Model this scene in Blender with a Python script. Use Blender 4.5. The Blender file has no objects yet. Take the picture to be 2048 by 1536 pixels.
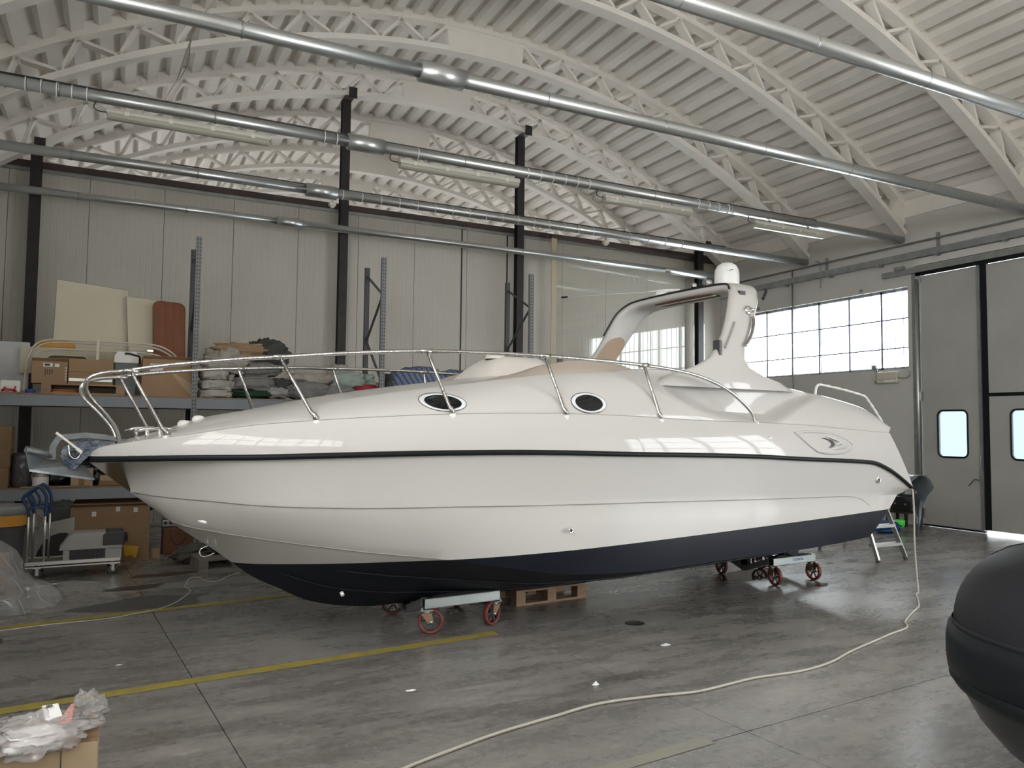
import bpy, bmesh, math, random
import numpy as np
from mathutils import Vector, Matrix, noise
random.seed(7)
S = bpy.context.scene
C = bpy.context.collection
PI = math.pi

# ------------------------------------------------------------------ camera
cam_d = bpy.data.cameras.new('camera')
cam = bpy.data.objects.new('camera', cam_d)
C.objects.link(cam)
cam_d.sensor_width = 36.0
cam_d.lens = 1547.0 / 2048.0 * 36.0
cam_d.clip_end = 200
right = Vector((0.89220, -0.45151, 0.01089)); down = Vector((0.03493, 0.04493, -0.99838)); fwd = Vector((0.45028, 0.89114, 0.05586))
cm = Matrix((right, -down, -fwd)).transposed().to_4x4()
cm.translation = (0, 0, 1.65)
cam.matrix_world = cm
S.camera = cam

# ------------------------------------------------------------------ world, light, exposure
S.view_settings.view_transform = 'Standard'
S.view_settings.look = 'None'
S.view_settings.gamma = 1.0
S.view_settings.use_curve_mapping = False
S.view_settings.exposure = 0.33
S.cycles.use_denoising = True
S.cycles.max_bounces = 10
S.cycles.diffuse_bounces = 6
S.cycles.glossy_bounces = 5
S.cycles.transparent_max_bounces = 16
S.cycles.sample_clamp_indirect = 6.0
S.cycles.caustics_reflective = False
S.cycles.caustics_refractive = False
w = bpy.data.worlds.new('overcast_sky'); S.world = w; w.use_nodes = True
bg = w.node_tree.nodes['Background']
bg.inputs['Color'].default_value = (0.93, 0.97, 1.0, 1)
bg.inputs['Strength'].default_value = 9.0

def area_light(name, loc, rot, sx, sy, power, col=(1, 0.985, 0.96)):
    d = bpy.data.lights.new(name, 'AREA'); d.shape = 'RECTANGLE'; d.size = sx; d.size_y = sy; d.energy = power; d.color = col
    o = bpy.data.objects.new(name, d); o.location = loc; o.rotation_euler = rot; C.objects.link(o)
    return o
# daylight through the right doorway; unseen fill lamps added at left and rear
area_light('side_doorway_daylight', (12.75, -2.6, 2.4), (PI / 2, 0, PI / 2), 5.8, 4.3, 230)
area_light('rear_hall_right_fill', (12.78, 20.5, 3.7), (PI / 2, 0, PI / 2), 9.0, 1.9, 420)  # unseen lamp added to light the roof beyond the partition
area_light('rear_hall_left_fill', (-2.08, 20.5, 3.7), (PI / 2, 0, -PI / 2), 9.0, 1.9, 240)  # second added lamp for the rear roof, opposite side

area_light('left_fill_light', (-2.08, -0.8, 4.3), (PI / 2, 0, -PI / 2), 10.0, 1.9, 600)  # unseen lamp added to brighten the ceiling; its window is built around it

# ------------------------------------------------------------------ materials
MATS = {}
def mat(name, col, rough=0.5, metal=0.0, var=0.0, scale=3.0, stretch=(1, 1, 1), bump=0.0, bscale=40.0, coat=0.0, spec=0.5, col2=None, rvar=0.0, trans=0.0, detail=4.0, world=False, sheen=0.0, alpha=None):
    if name in MATS: return MATS[name]
    m = bpy.data.materials.new(name); m.use_nodes = True; nt = m.node_tree; N = nt.nodes; L = nt.links
    b = N['Principled BSDF']
    b.inputs['Base Color'].default_value = (*col, 1); b.inputs['Roughness'].default_value = rough; b.inputs['Metallic'].default_value = metal
    b.inputs['Coat Weight'].default_value = coat; b.inputs['Coat Roughness'].default_value = 0.03
    b.inputs['Specular IOR Level'].default_value = spec
    if sheen: b.inputs['Sheen Weight'].default_value = sheen
    if var or bump or rvar or col2:
        if world:
            g = N.new('ShaderNodeNewGeometry'); src = g.outputs['Position']
        else:
            g = N.new('ShaderNodeTexCoord'); src = g.outputs['Object']
        mp = N.new('ShaderNodeMapping'); mp.inputs['Scale'].default_value = stretch; L.new(src, mp.inputs['Vector'])
    if var or col2 or rvar:
        n = N.new('ShaderNodeTexNoise'); n.inputs['Scale'].default_value = scale; n.inputs['Detail'].default_value = detail; n.inputs['Roughness'].default_value = 0.62
        L.new(mp.outputs[0], n.inputs['Vector'])
        r = N.new('ShaderNodeMapRange'); r.inputs['From Min'].default_value = 0.3; r.inputs['From Max'].default_value = 0.7
        L.new(n.outputs['Fac'], r.inputs['Value'])
        if var or col2:
            mx = N.new('ShaderNodeMix'); mx.data_type = 'RGBA'
            c2 = col2 if col2 else tuple(max(0, c * (1 - var)) for c in col)
            mx.inputs[6].default_value = (*col, 1); mx.inputs[7].default_value = (*c2, 1)
            L.new(r.outputs[0], mx.inputs[0]); L.new(mx.outputs[2], b.inputs['Base Color'])
        if rvar:
            rr = N.new('ShaderNodeMapRange'); rr.inputs['To Min'].default_value = max(0.02, rough - rvar); rr.inputs['To Max'].default_value = min(1, rough + rvar)
            L.new(r.outputs[0], rr.inputs['Value']); L.new(rr.outputs[0], b.inputs['Roughness'])
    if bump:
        n2 = N.new('ShaderNodeTexNoise'); n2.inputs['Scale'].default_value = bscale; n2.inputs['Detail'].default_value = 3
        L.new(mp.outputs[0], n2.inputs['Vector'])
        bp = N.new('ShaderNodeBump'); bp.inputs['Strength'].default_value = bump; bp.inputs['Distance'].default_value = 0.02
        L.new(n2.outputs['Fac'], bp.inputs['Height']); L.new(bp.outputs[0], b.inputs['Normal'])
    MATS[name] = m
    return m

def film_mat(name, tint, gloss=0.12, rough=0.03, white=0.0, wcol=(0.85, 0.85, 0.87), bump=0.0, bscale=20, ior=1.5, boost=0.0):
    """clear sheet: straight-through transparency, a Fresnel reflection and, where it is milky, a diffuse share"""
    m = bpy.data.materials.new(name); m.use_nodes = True; nt = m.node_tree; N = nt.nodes; L = nt.links
    N.remove(N['Principled BSDF']); out = N['Material Output']
    t = N.new('ShaderNodeBsdfTransparent'); t.inputs['Color'].default_value = (*tint, 1)
    gl = N.new('ShaderNodeBsdfGlossy'); gl.inputs['Roughness'].default_value = rough
    # Schlick reflectance, the same from both faces of the sheet
    f0 = ((ior - 1) / (ior + 1)) ** 2
    ge = N.new('ShaderNodeNewGeometry'); dt = N.new('ShaderNodeVectorMath'); dt.operation = 'DOT_PRODUCT'; L.new(ge.outputs['Incoming'], dt.inputs[0]); L.new(ge.outputs['Normal'], dt.inputs[1])
    ab = N.new('ShaderNodeMath'); ab.operation = 'ABSOLUTE'; L.new(dt.outputs['Value'], ab.inputs[0])
    om = N.new('ShaderNodeMath'); om.operation = 'SUBTRACT'; om.inputs[0].default_value = 1.0; L.new(ab.outputs[0], om.inputs[1])
    pw = N.new('ShaderNodeMath'); pw.operation = 'POWER'; pw.inputs[1].default_value = 5.0; L.new(om.outputs[0], pw.inputs[0])
    fr = N.new('ShaderNodeMath'); fr.operation = 'MULTIPLY_ADD'; fr.inputs[1].default_value = 1 - f0; fr.inputs[2].default_value = f0; L.new(pw.outputs[0], fr.inputs[0])
    body = t.outputs[0]
    if white > 0:
        d = N.new('ShaderNodeBsdfDiffuse'); d.inputs['Color'].default_value = (*wcol, 1)
        tl = N.new('ShaderNodeBsdfTranslucent'); tl.inputs['Color'].default_value = (*wcol, 1)
        md = N.new('ShaderNodeMixShader'); md.inputs[0].default_value = 0.4; L.new(d.outputs[0], md.inputs[1]); L.new(tl.outputs[0], md.inputs[2])
        mw = N.new('ShaderNodeMixShader'); mw.inputs[0].default_value = white; L.new(t.outputs[0], mw.inputs[1]); L.new(md.outputs[0], mw.inputs[2])
        body = mw.outputs[0]
    fac = fr.outputs[0]
    if boost:
        ad = N.new('ShaderNodeMath'); ad.operation = 'ADD'; ad.inputs[1].default_value = boost; L.new(fr.outputs[0], ad.inputs[0]); fac = ad.outputs[0]
    if bump:
        tc = N.new('ShaderNodeTexCoord'); n2 = N.new('ShaderNodeTexNoise'); n2.inputs['Scale'].default_value = bscale; L.new(tc.outputs['Object'], n2.inputs['Vector'])
        bp = N.new('ShaderNodeBump'); bp.inputs['Strength'].default_value = bump; L.new(n2.outputs['Fac'], bp.inputs['Height'])
        L.new(bp.outputs[0], gl.inputs['Normal'])
    mx = N.new('ShaderNodeMixShader'); L.new(fac, mx.inputs[0]); L.new(body, mx.inputs[1]); L.new(gl.outputs[0], mx.inputs[2])
    L.new(mx.outputs[0], out.inputs['Surface'])
    MATS[name] = m
    return m

M = {}
M['white_concrete'] = mat('white_painted_concrete', (0.82, 0.785, 0.73), 0.75, var=0.10, scale=1.3, bump=0.15, bscale=30, world=True)
M['roof'] = mat('white_painted_sheet', (0.80, 0.765, 0.715), 0.65, var=0.12, scale=0.9, bump=0.05, world=True)
M['wall_paint'] = mat('grey_white_wall_paint', (0.58, 0.57, 0.545), 0.8, var=0.10, scale=0.8, bump=0.08, bscale=12, world=True)
M['steel_black'] = mat('dark_steel', (0.035, 0.031, 0.032), 0.55, var=0.4, scale=4, spec=0.4)
M['brown_steel'] = mat('brown_primed_steel', (0.075, 0.05, 0.045), 0.6, var=0.4, scale=2)
M['galv'] = mat('galvanised_steel', (0.55, 0.575, 0.575), 0.33, 0.9, var=0.08, scale=2.5, stretch=(0.4, 1, 1), rvar=0.03)
M['galv_beam'] = mat('zinc_plated_beam', (0.40, 0.44, 0.43), 0.4, 0.8, var=0.15, scale=6)
M['galv_dull'] = mat('dull_galvanised_steel', (0.36, 0.38, 0.38), 0.42, 0.7, var=0.25, scale=6, rvar=0.1)
M['galv_anchor'] = mat('hot_dip_galvanised', (0.24, 0.265, 0.275), 0.5, 0.55, var=0.35, scale=9, rvar=0.12, bump=0.1)
M['chrome'] = mat('polished_stainless', (0.52, 0.51, 0.49), 0.2, 1.0, bump=0.2, bscale=60)
M['chrome_s'] = mat('bright_chrome', (0.8, 0.8, 0.8), 0.06, 1.0)
M['blue_film_steel'] = mat('steel_under_blue_film', (0.22, 0.245, 0.28), 0.1, 1.0, col2=(0.008, 0.03, 0.09), scale=7, detail=2, bump=0.25, bscale=25)
M['gel'] = mat('white_gelcoat', (0.535, 0.525, 0.508), 0.3, coat=0.4, spec=0.1)
M['gel_matt'] = mat('matt_white_gelcoat', (0.66, 0.63, 0.59), 0.45, spec=0.4)
M['hullgel'] = mat('hull_gelcoat', (0.595, 0.588, 0.565), 0.35, coat=0.5, spec=0.1)
M['soft_line'] = mat('crease_shade', (0.44, 0.42, 0.39), 0.5)  # darker tone painted as the shade along the deck knuckle
M['beige'] = mat('beige_moulding', (0.46, 0.40, 0.34), 0.5)
M['tan'] = mat('tan_vinyl', (0.36, 0.26, 0.18), 0.6)
M['antifoul'] = mat('black_antifouling', (0.009, 0.012, 0.021), 0.45, var=0.3, scale=2, spec=0.22)
M['rubber'] = mat('black_rubber', (0.008, 0.010, 0.012), 0.5, spec=0.2)
M['black'] = mat('black_plastic', (0.012, 0.012, 0.013), 0.45)
M['darkgrey'] = mat('dark_grey_plastic', (0.05, 0.052, 0.055), 0.5)
M['glassblack'] = mat('dark_glass', (0.004, 0.005, 0.006), 0.04, spec=0.5)
M['white_plastic'] = mat('white_plastic', (0.78, 0.78, 0.77), 0.35)
M['grey_line'] = mat('seam_and_shade_grey', (0.30, 0.285, 0.265), 0.5)  # grey for seams and joints, also painted shade along the hull steps
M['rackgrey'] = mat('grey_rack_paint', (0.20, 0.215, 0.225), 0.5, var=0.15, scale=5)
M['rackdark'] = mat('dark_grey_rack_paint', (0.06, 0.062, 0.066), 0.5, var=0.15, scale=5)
M['rackbeam'] = mat('blue_grey_beam_paint', (0.235, 0.26, 0.295), 0.45, var=0.12, scale=3)
M['chip'] = mat('chipboard', (0.30, 0.21, 0.14), 0.8, var=0.25, scale=18)
M['card'] = mat('brown_cardboard', (0.36, 0.235, 0.135), 0.8, var=0.14, scale=2.2, bump=0.05, bscale=6)
M['card2'] = mat('light_cardboard', (0.45, 0.345, 0.22), 0.8, var=0.14, scale=2.0)
M['card_dark'] = mat('dull_cardboard', (0.27, 0.175, 0.095), 0.85, var=0.16, scale=2.0)
M['tape'] = mat('packing_tape', (0.62, 0.60, 0.57), 0.2)
M['paper'] = mat('white_label_paper', (0.80, 0.80, 0.80), 0.6)
M['ink'] = mat('black_ink', (0.02, 0.02, 0.022), 0.6)
M['red_print'] = mat('red_print', (0.50, 0.03, 0.03), 0.5)
M['wood'] = mat('pallet_wood', (0.40, 0.27, 0.17), 0.8, var=0.35, scale=3, stretch=(1, 8, 8))
M['wood_grey'] = mat('weathered_wood', (0.20, 0.18, 0.155), 0.85, var=0.4, scale=3, stretch=(1, 8, 8))
M['cherry'] = mat('cherry_veneer', (0.215, 0.062, 0.014), 0.5, var=0.35, scale=2.2, stretch=(7, 7, 0.7))
M['cabinet'] = mat('brown_cabinet_wood', (0.12, 0.042, 0.014), 0.5, var=0.35, scale=2.2, stretch=(5, 5, 1))
M['cream'] = mat('cream_panel', (0.62, 0.58, 0.45), 0.55, var=0.06, scale=2)
M['cream_tube'] = mat('cream_tube', (0.60, 0.57, 0.48), 0.35)
M['styro'] = mat('white_foam_board', (0.68, 0.70, 0.73), 0.8, var=0.18, scale=5)
M['orange'] = mat('orange_plastic', (0.75, 0.22, 0.04), 0.4)
M['cooler'] = mat('grey_green_plastic', (0.13, 0.15, 0.145), 0.5)
M['blue_tape'] = mat('blue_plastic', (0.02, 0.06, 0.35), 0.4)
M['navy'] = mat('blue_grip_plastic', (0.012, 0.045, 0.13), 0.45)
M['alu'] = mat('aluminium', (0.66, 0.66, 0.65), 0.32, 0.9)
M['acgrey'] = mat('warm_grey_plastic', (0.36, 0.355, 0.34), 0.5)
M['bin_grey'] = mat('grey_bin_plastic', (0.14, 0.145, 0.155), 0.5, var=0.12, scale=4)
M['bin_rim'] = mat('light_grey_bin_rim', (0.26, 0.265, 0.27), 0.45)
M['bagorange'] = mat('orange_bag_plastic', (0.72, 0.36, 0.05), 0.35, var=0.15, scale=6, bump=0.3, bscale=14)
M['yellow_env'] = mat('yellow_envelope', (0.62, 0.37, 0.04), 0.6)
M['wheel_red'] = mat('red_polyurethane_tyre', (0.15, 0.030, 0.024), 0.5)
M['brass'] = mat('passivated_fork', (0.40, 0.27, 0.16), 0.4, 0.7, var=0.3, scale=12)
M['rope'] = mat('off_white_cable', (0.44, 0.415, 0.365), 0.6)
M['rib_cover'] = mat('charcoal_boat_cover', (0.017, 0.018, 0.021), 0.55, var=0.15, scale=3, bump=0.12, bscale=120, spec=0.2)
M['rib_hull'] = mat('dark_grey_hull', (0.014, 0.016, 0.017), 0.35)
M['tarp'] = mat('slate_grey_tarp', (0.13, 0.155, 0.17), 0.28, var=0.2, scale=4)
M['neon'] = mat('neon_green_plastic', (0.10, 0.85, 0.10), 0.4)
M['bluebag'] = mat('blue_sheet_plastic', (0.01, 0.07, 0.24), 0.35, var=0.3, scale=9)
M['yellow_line'] = mat('worn_yellow_paint', (0.33, 0.26, 0.035), 0.65, col2=(0.22, 0.19, 0.07), scale=6, world=True)
M['wet'] = mat('wet_concrete', (0.06, 0.058, 0.055), 0.04, spec=0.6)
M['pvc'] = film_mat('clear_pvc_sheet', (0.985, 0.98, 0.955), ior=1.8, rough=0.015, white=0.07, wcol=(0.82, 0.80, 0.74), bump=0.03, bscale=1.2, boost=0.02)
M['glass'] = film_mat('window_glass', (0.95, 0.97, 0.97), ior=1.5)
M['frosted'] = film_mat('dirty_door_pane', (0.30, 0.325, 0.345), ior=1.5, rough=0.1, white=0.12, wcol=(0.6, 0.66, 0.72))
M['clearbag'] = film_mat('clear_polythene', (0.93, 0.93, 0.93), ior=1.5, rough=0.12, white=0.26, wcol=(0.92, 0.92, 0.93), bump=0.6, bscale=9)
M['milkbag'] = film_mat('milky_polythene', (0.95, 0.94, 0.94), ior=1.5, rough=0.15, white=0.42, wcol=(0.90, 0.87, 0.87), bump=0.6, bscale=12)
M['diffuser'] = film_mat('lamp_diffuser', (0.75, 0.76, 0.72), ior=1.5, rough=0.15, white=0.62, wcol=(0.66, 0.64, 0.56))
M['tube_white'] = mat('lamp_tube', (0.80, 0.80, 0.76), 0.3)

def wall_panel_mat():
    m = mat('sandwich_panel', (0.56, 0.535, 0.485), 0.55, var=0.08, scale=0.7, world=True)
    nt = m.node_tree; N = nt.nodes; L = nt.links; b = N['Principled BSDF']
    g = N.new('ShaderNodeNewGeometry'); sp = N.new('ShaderNodeSeparateXYZ'); L.new(g.outputs['Position'], sp.inputs[0])
    mu = N.new('ShaderNodeMath'); mu.operation = 'MULTIPLY'; mu.inputs[1].default_value = 1 / 0.0928; L.new(sp.outputs['X'], mu.inputs[0])
    fr = N.new('ShaderNodeMath'); fr.operation = 'FRACT'; L.new(mu.outputs[0], fr.inputs[0])
    pp = N.new('ShaderNodeMath'); pp.operation = 'PINGPONG'; pp.inputs[1].default_value = 0.5; L.new(fr.outputs[0], pp.inputs[0])
    mr = N.new('ShaderNodeMapRange'); mr.inputs['From Max'].default_value = 0.10; L.new(pp.outputs[0], mr.inputs['Value'])
    bp = N.new('ShaderNodeBump'); bp.inputs['Strength'].default_value = 0.35; bp.inputs['Distance'].default_value = 0.006
    L.new(mr.outputs[0], bp.inputs['Height']); L.new(bp.outputs[0], b.inputs['Normal'])
    return m
M['panel'] = wall_panel_mat()

def floor_mat():
    m = bpy.data.materials.new('worn_concrete_floor'); m.use_nodes = True; nt = m.node_tree; N = nt.nodes; L = nt.links
    b = N['Principled BSDF']
    g = N.new('ShaderNodeNewGeometry')
    mp = N.new('ShaderNodeMapping'); mp.inputs['Rotation'].default_value = (0, 0, -0.35); mp.inputs['Scale'].default_value = (0.45, 1.5, 1); L.new(g.outputs['Position'], mp.inputs['Vector'])
    n1 = N.new('ShaderNodeTexNoise'); n1.inputs['Scale'].default_value = 2.1; n1.inputs['Detail'].default_value = 11; n1.inputs['Roughness'].default_value = 0.74; L.new(mp.outputs[0], n1.inputs['Vector'])
    n2 = N.new('ShaderNodeTexNoise'); n2.inputs['Scale'].default_value = 0.45; n2.inputs['Detail'].default_value = 5; L.new(g.outputs['Position'], n2.inputs['Vector'])
    n3 = N.new('ShaderNodeTexNoise'); n3.inputs['Scale'].default_value = 22; n3.inputs['Detail'].default_value = 6; L.new(g.outputs['Position'], n3.inputs['Vector'])
    r1 = N.new('ShaderNodeValToRGB'); e = r1.color_ramp.elements
    e[0].position = 0.36; e[0].color = (0.135, 0.127, 0.116, 1); e[1].position = 0.64; e[1].color = (0.285, 0.274, 0.256, 1)
    L.new(n1.outputs['Fac'], r1.inputs[0])
    r2 = N.new('ShaderNodeMapRange'); r2.inputs['From Min'].default_value = 0.35; r2.inputs['From Max'].default_value = 0.65; r2.inputs['To Min'].default_value = 0.72; r2.inputs['To Max'].default_value = 1.12; L.new(n2.outputs['Fac'], r2.inputs['Value'])
    r3 = N.new('ShaderNodeMapRange'); r3.inputs['From Min'].default_value = 0.3; r3.inputs['From Max'].default_value = 0.7; r3.inputs['To Min'].default_value = 0.80; r3.inputs['To Max'].default_value = 1.2; L.new(n3.outputs['Fac'], r3.inputs['Value'])
    m1 = N.new('ShaderNodeMix'); m1.data_type = 'RGBA'; m1.blend_type = 'MULTIPLY'; m1.inputs[0].default_value = 1; L.new(r1.outputs[0], m1.inputs[6]); L.new(r2.outputs[0], m1.inputs[7])
    m2 = N.new('ShaderNodeMix'); m2.data_type = 'RGBA'; m2.blend_type = 'MULTIPLY'; m2.inputs[0].default_value = 1; L.new(m1.outputs[2], m2.inputs[6]); L.new(r3.outputs[0], m2.inputs[7])
    # pale scratches and specks
    v = N.new('ShaderNodeTexVoronoi'); v.inputs['Scale'].default_value = 2.6; L.new(g.outputs['Position'], v.inputs['Vector'])
    lt = N.new('ShaderNodeMath'); lt.operation = 'LESS_THAN'; lt.inputs[1].default_value = 0.018; L.new(v.outputs['Distance'], lt.inputs[0])
    m3 = N.new('ShaderNodeMix'); m3.data_type = 'RGBA'; m3.inputs[7].default_value = (0.45, 0.44, 0.42, 1); L.new(lt.outputs[0], m3.inputs[0]); L.new(m2.outputs[2], m3.inputs[6])
    L.new(m3.outputs[2], b.inputs['Base Color'])
    rr = N.new('ShaderNodeMapRange'); rr.inputs['From Min'].default_value = 0.3; rr.inputs['From Max'].default_value = 0.7; rr.inputs['To Min'].default_value = 0.20; rr.inputs['To Max'].default_value = 0.36; L.new(n1.outputs['Fac'], rr.inputs['Value']); L.new(rr.outputs[0], b.inputs['Roughness'])
    bp = N.new('ShaderNodeBump'); bp.inputs['Strength'].default_value = 0.12; bp.inputs['Distance'].default_value = 0.01; L.new(n3.outputs['Fac'], bp.inputs['Height']); L.new(bp.outputs[0], b.inputs['Normal'])
    b.inputs['Specular IOR Level'].default_value = 0.95
    return m
M['floor'] = floor_mat()

def stripe_mat():
    m = bpy.data.materials.new('blue_striped_fabric'); m.use_nodes = True; nt = m.node_tree; N = nt.nodes; L = nt.links; b = N['Principled BSDF']; b.inputs['Roughness'].default_value = 0.8
    tc = N.new('ShaderNodeTexCoord'); mp = N.new('ShaderNodeMapping'); mp.inputs['Rotation'].default_value = (0, 0.5, 0); L.new(tc.outputs['Object'], mp.inputs['Vector'])
    wv = N.new('ShaderNodeTexWave'); wv.inputs['Scale'].default_value = 4.2; wv.inputs['Distortion'].default_value = 0.6; L.new(mp.outputs[0], wv.inputs['Vector'])
    r = N.new('ShaderNodeValToRGB'); r.color_ramp.interpolation = 'CONSTANT'; e = r.color_ramp.elements
    e[0].color = (0.055, 0.085, 0.17, 1); e[1].position = 0.62; e[1].color = (0.42, 0.43, 0.44, 1)
    x = r.color_ramp.elements.new(0.8); x.color = (0.10, 0.14, 0.24, 1)
    L.new(wv.outputs['Fac'], r.inputs[0]); L.new(r.outputs[0], b.inputs['Base Color'])
    return m
M['stripe'] = stripe_mat()
def fabric(name, col, rough=0.8, col2=None): return mat(name, col, rough, var=0.35, col2=col2, scale=5, bump=0.6, bscale=9)
M['f_tan'] = fabric('tan_canvas', (0.42, 0.29, 0.17))
M['f_beige'] = fabric('beige_canvas', (0.44, 0.41, 0.36))
M['f_white'] = fabric('off_white_cloth', (0.52, 0.50, 0.46))
M['f_grey'] = fabric('grey_canvas', (0.25, 0.245, 0.235))
M['f_dark'] = fabric('charcoal_canvas', (0.065, 0.068, 0.064))
M['f_green'] = fabric('dark_green_canvas', (0.012, 0.055, 0.028))
M['f_mint'] = fabric('pale_green_cloth', (0.36, 0.44, 0.39))
M['f_red'] = fabric('red_cloth', (0.36, 0.035, 0.05))
M['f_drab'] = fabric('drab_tarp_cloth', (0.085, 0.075, 0.06))
M['f_black'] = fabric('black_plastic_bag', (0.014, 0.014, 0.016), 0.3)
M['f_wrap'] = fabric('grey_wrapped_plastic', (0.09, 0.09, 0.10), 0.22)
M['f_silver'] = fabric('pale_grey_plastic', (0.40, 0.41, 0.43), 0.35)

# ------------------------------------------------------------------ mesh helpers
class MB:
    """collects vertices and faces; build() links them as ONE mesh object"""
    def __init__(s): s.v = []; s.f = []; s.smooth = []
    def add(s, vs, fs, smooth=False):
        o = len(s.v); s.v += [tuple(p) for p in vs]
        for f in fs: s.f.append(tuple(i + o for i in f)); s.smooth.append(smooth)
        return s
    def box(s, x0, x1, y0, y1, z0, z1, mtx=None):
        vs = [Vector((x, y, z)) for z in (z0, z1) for y in (y0, y1) for x in (x0, x1)]
        if mtx is not None: vs = [mtx @ p for p in vs]
        return s.add(vs, [(0, 2, 3, 1), (4, 5, 7, 6), (0, 1, 5, 4), (2, 6, 7, 3), (0, 4, 6, 2), (1, 3, 7, 5)])
    def bar(s, a, b, wd, ht, up=(0, 0, 1)):
        a = Vector(a); b = Vector(b); d = b - a; L = d.length; d.normalize(); u = Vector(up)
        sd = d.cross(u)
        if sd.length < 1e-4: sd = d.cross(Vector((0, 1, 0)))
        sd.normalize(); u = sd.cross(d)
        m = Matrix((d, sd, u)).transposed().to_4x4(); m.translation = a
        return s.box(0, L, -wd / 2, wd / 2, -ht / 2, ht / 2, m)
    def tube(s, pts, r, n=8, caps=True, closed=False):
        P = [Vector(p) for p in pts]; K = len(P); rs = r if isinstance(r, (list, tuple)) else [r] * K
        rings = []; prev = None
        for i in range(K):
            if closed: t = P[(i + 1) % K] - P[i - 1]
            else: t = P[min(i + 1, K - 1)] - P[max(i - 1, 0)]
            t.normalize()
            if prev is None:
                a = Vector((0, 0, 1)) if abs(t.z) < 0.9 else Vector((1, 0, 0))
                nx = t.cross(a).normalized()
            else:
                nx = prev - t * prev.dot(t)
                if nx.length < 1e-6: nx = t.orthogonal()
                nx.normalize()
            prev = nx; ny = t.cross(nx)
            rings.append([P[i] + (nx * math.cos(2 * PI * k / n) + ny * math.sin(2 * PI * k / n)) * rs[i] for k in range(n)])
        vs = [p for rg in rings for p in rg]; fs = []
        for i in range(K if closed else K - 1):
            j = (i + 1) % K
            for k in range(n): fs.append((i * n + k, i * n + (k + 1) % n, j * n + (k + 1) % n, j * n + k))
        s.add(vs, fs, True)
        if caps and not closed:
            s.add(rings[0], [tuple(reversed(range(n)))]); s.add(rings[-1], [tuple(range(n))])
        return s
    def cyl(s, a, b, r, n=16, r2=None): return s.tube([a, b], [r, r if r2 is None else r2], n)
    def lathe(s, prof, c=(0, 0, 0), n=20, mtx=None):
        vs = []
        for r, z in prof:
            for k in range(n):
                p = Vector((c[0] + r * math.cos(2 * PI * k / n), c[1] + r * math.sin(2 * PI * k / n), c[2] + z))
                vs.append(mtx @ p if mtx is not None else p)
        fs = [(i * n + k, i * n + (k + 1) % n, (i + 1) * n + (k + 1) % n, (i + 1) * n + k) for i in range(len(prof) - 1) for k in range(n)]
        s.add(vs, fs, True)
        return s
    def grid(s, rows, smooth=True, closed=False):
        n = len(rows[0]); vs = [p for r in rows for p in r]
        fs = []
        for i in range(len(rows) - 1):
            for k in range(n if closed else n - 1):
                fs.append((i * n + k, i * n + (k + 1) % n, (i + 1) * n + (k + 1) % n, (i + 1) * n + k))
        return s.add(vs, fs, smooth)
    def prism(s, poly, axis, a, b):
        """polygon extruded along an axis ('x','y','z') from a to b"""
        def P(p, t): return {'x': (t, p[0], p[1]), 'y': (p[0], t, p[1]), 'z': (p[0], p[1], t)}[axis]
        n = len(poly); vs = [P(p, a) for p in poly] + [P(p, b) for p in poly]
        fs = [tuple(range(n)), tuple(reversed(range(n, 2 * n)))] + [(i, i + n, (i + 1) % n + n, (i + 1) % n) for i in range(n)]
        return s.add(vs, fs)
    def build(s, name, m, parent=None, loc=None, bevel=0.0, recalc=True, solid=0.0):
        me = bpy.data.meshes.new(name); me.from_pydata(s.v, [], s.f)
        me.polygons.foreach_set('use_smooth', s.smooth); me.materials.append(m)
        if recalc:
            bm = bmesh.new(); bm.from_mesh(me); bmesh.ops.remove_doubles(bm, verts=bm.verts, dist=1e-5); bmesh.ops.recalc_face_normals(bm, faces=bm.faces); bm.to_mesh(me); bm.free()
        return link(name, me, parent, loc, bevel, solid)
def link(name, me, parent=None, loc=None, bevel=0.0, solid=0.0):
    o = bpy.data.objects.new(name, me); C.objects.link(o)
    if parent is not None: o.parent = parent
    if loc is not None: o.location = loc
    if solid:
        d = o.modifiers.new('thickness', 'SOLIDIFY'); d.thickness = solid; d.offset = 0
    if bevel:
        d = o.modifiers.new('bevel', 'BEVEL'); d.width = bevel; d.segments = 2; d.limit_method = 'ANGLE'; d.angle_limit = 0.6
    return o
def tag(o, label, cat, group=None):
    o['label'] = label; o['category'] = cat
    if group: o['group'] = group
    return o
def thing(name, label, cat, loc=(0, 0, 0), rz=0.0, group=None):
    o = bpy.data.objects.new(name, None); o.empty_display_size = 0.1; o.location = loc; o.rotation_euler = (0, 0, rz); C.objects.link(o)
    return tag(o, label, cat, group)
def struct(o): o['kind'] = 'structure'; return o
def stuff(o): o['kind'] = 'stuff'; return o
def holder(name, parent=None, loc=(0, 0, 0)):
    o = bpy.data.objects.new(name, None); o.empty_display_size = 0.1; o.location = loc; C.objects.link(o)
    if parent is not None: o.parent = parent
    return o
def pchip(xs, ys):
    xs = np.array(xs, float); ys = np.array(ys, float); h = np.diff(xs); d = np.diff(ys) / h; m = np.zeros(len(xs))
    for i in range(1, len(xs) - 1):
        if d[i - 1] * d[i] > 0:
            w1 = 2 * h[i] + h[i - 1]; w2 = h[i] + 2 * h[i - 1]; m[i] = (w1 + w2) / (w1 / d[i - 1] + w2 / d[i])
    m[0] = d[0]; m[-1] = d[-1]
    def f(x):
        x = min(max(x, xs[0]), xs[-1]); i = min(max(int(np.searchsorted(xs, x)) - 1, 0), len(h) - 1)
        t = (x - xs[i]) / h[i]; t2 = t * t; t3 = t2 * t
        return float((2 * t3 - 3 * t2 + 1) * ys[i] + (t3 - 2 * t2 + t) * h[i] * m[i] + (-2 * t3 + 3 * t2) * ys[i + 1] + (t3 - t2) * h[i] * m[i + 1])
    return f
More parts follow.
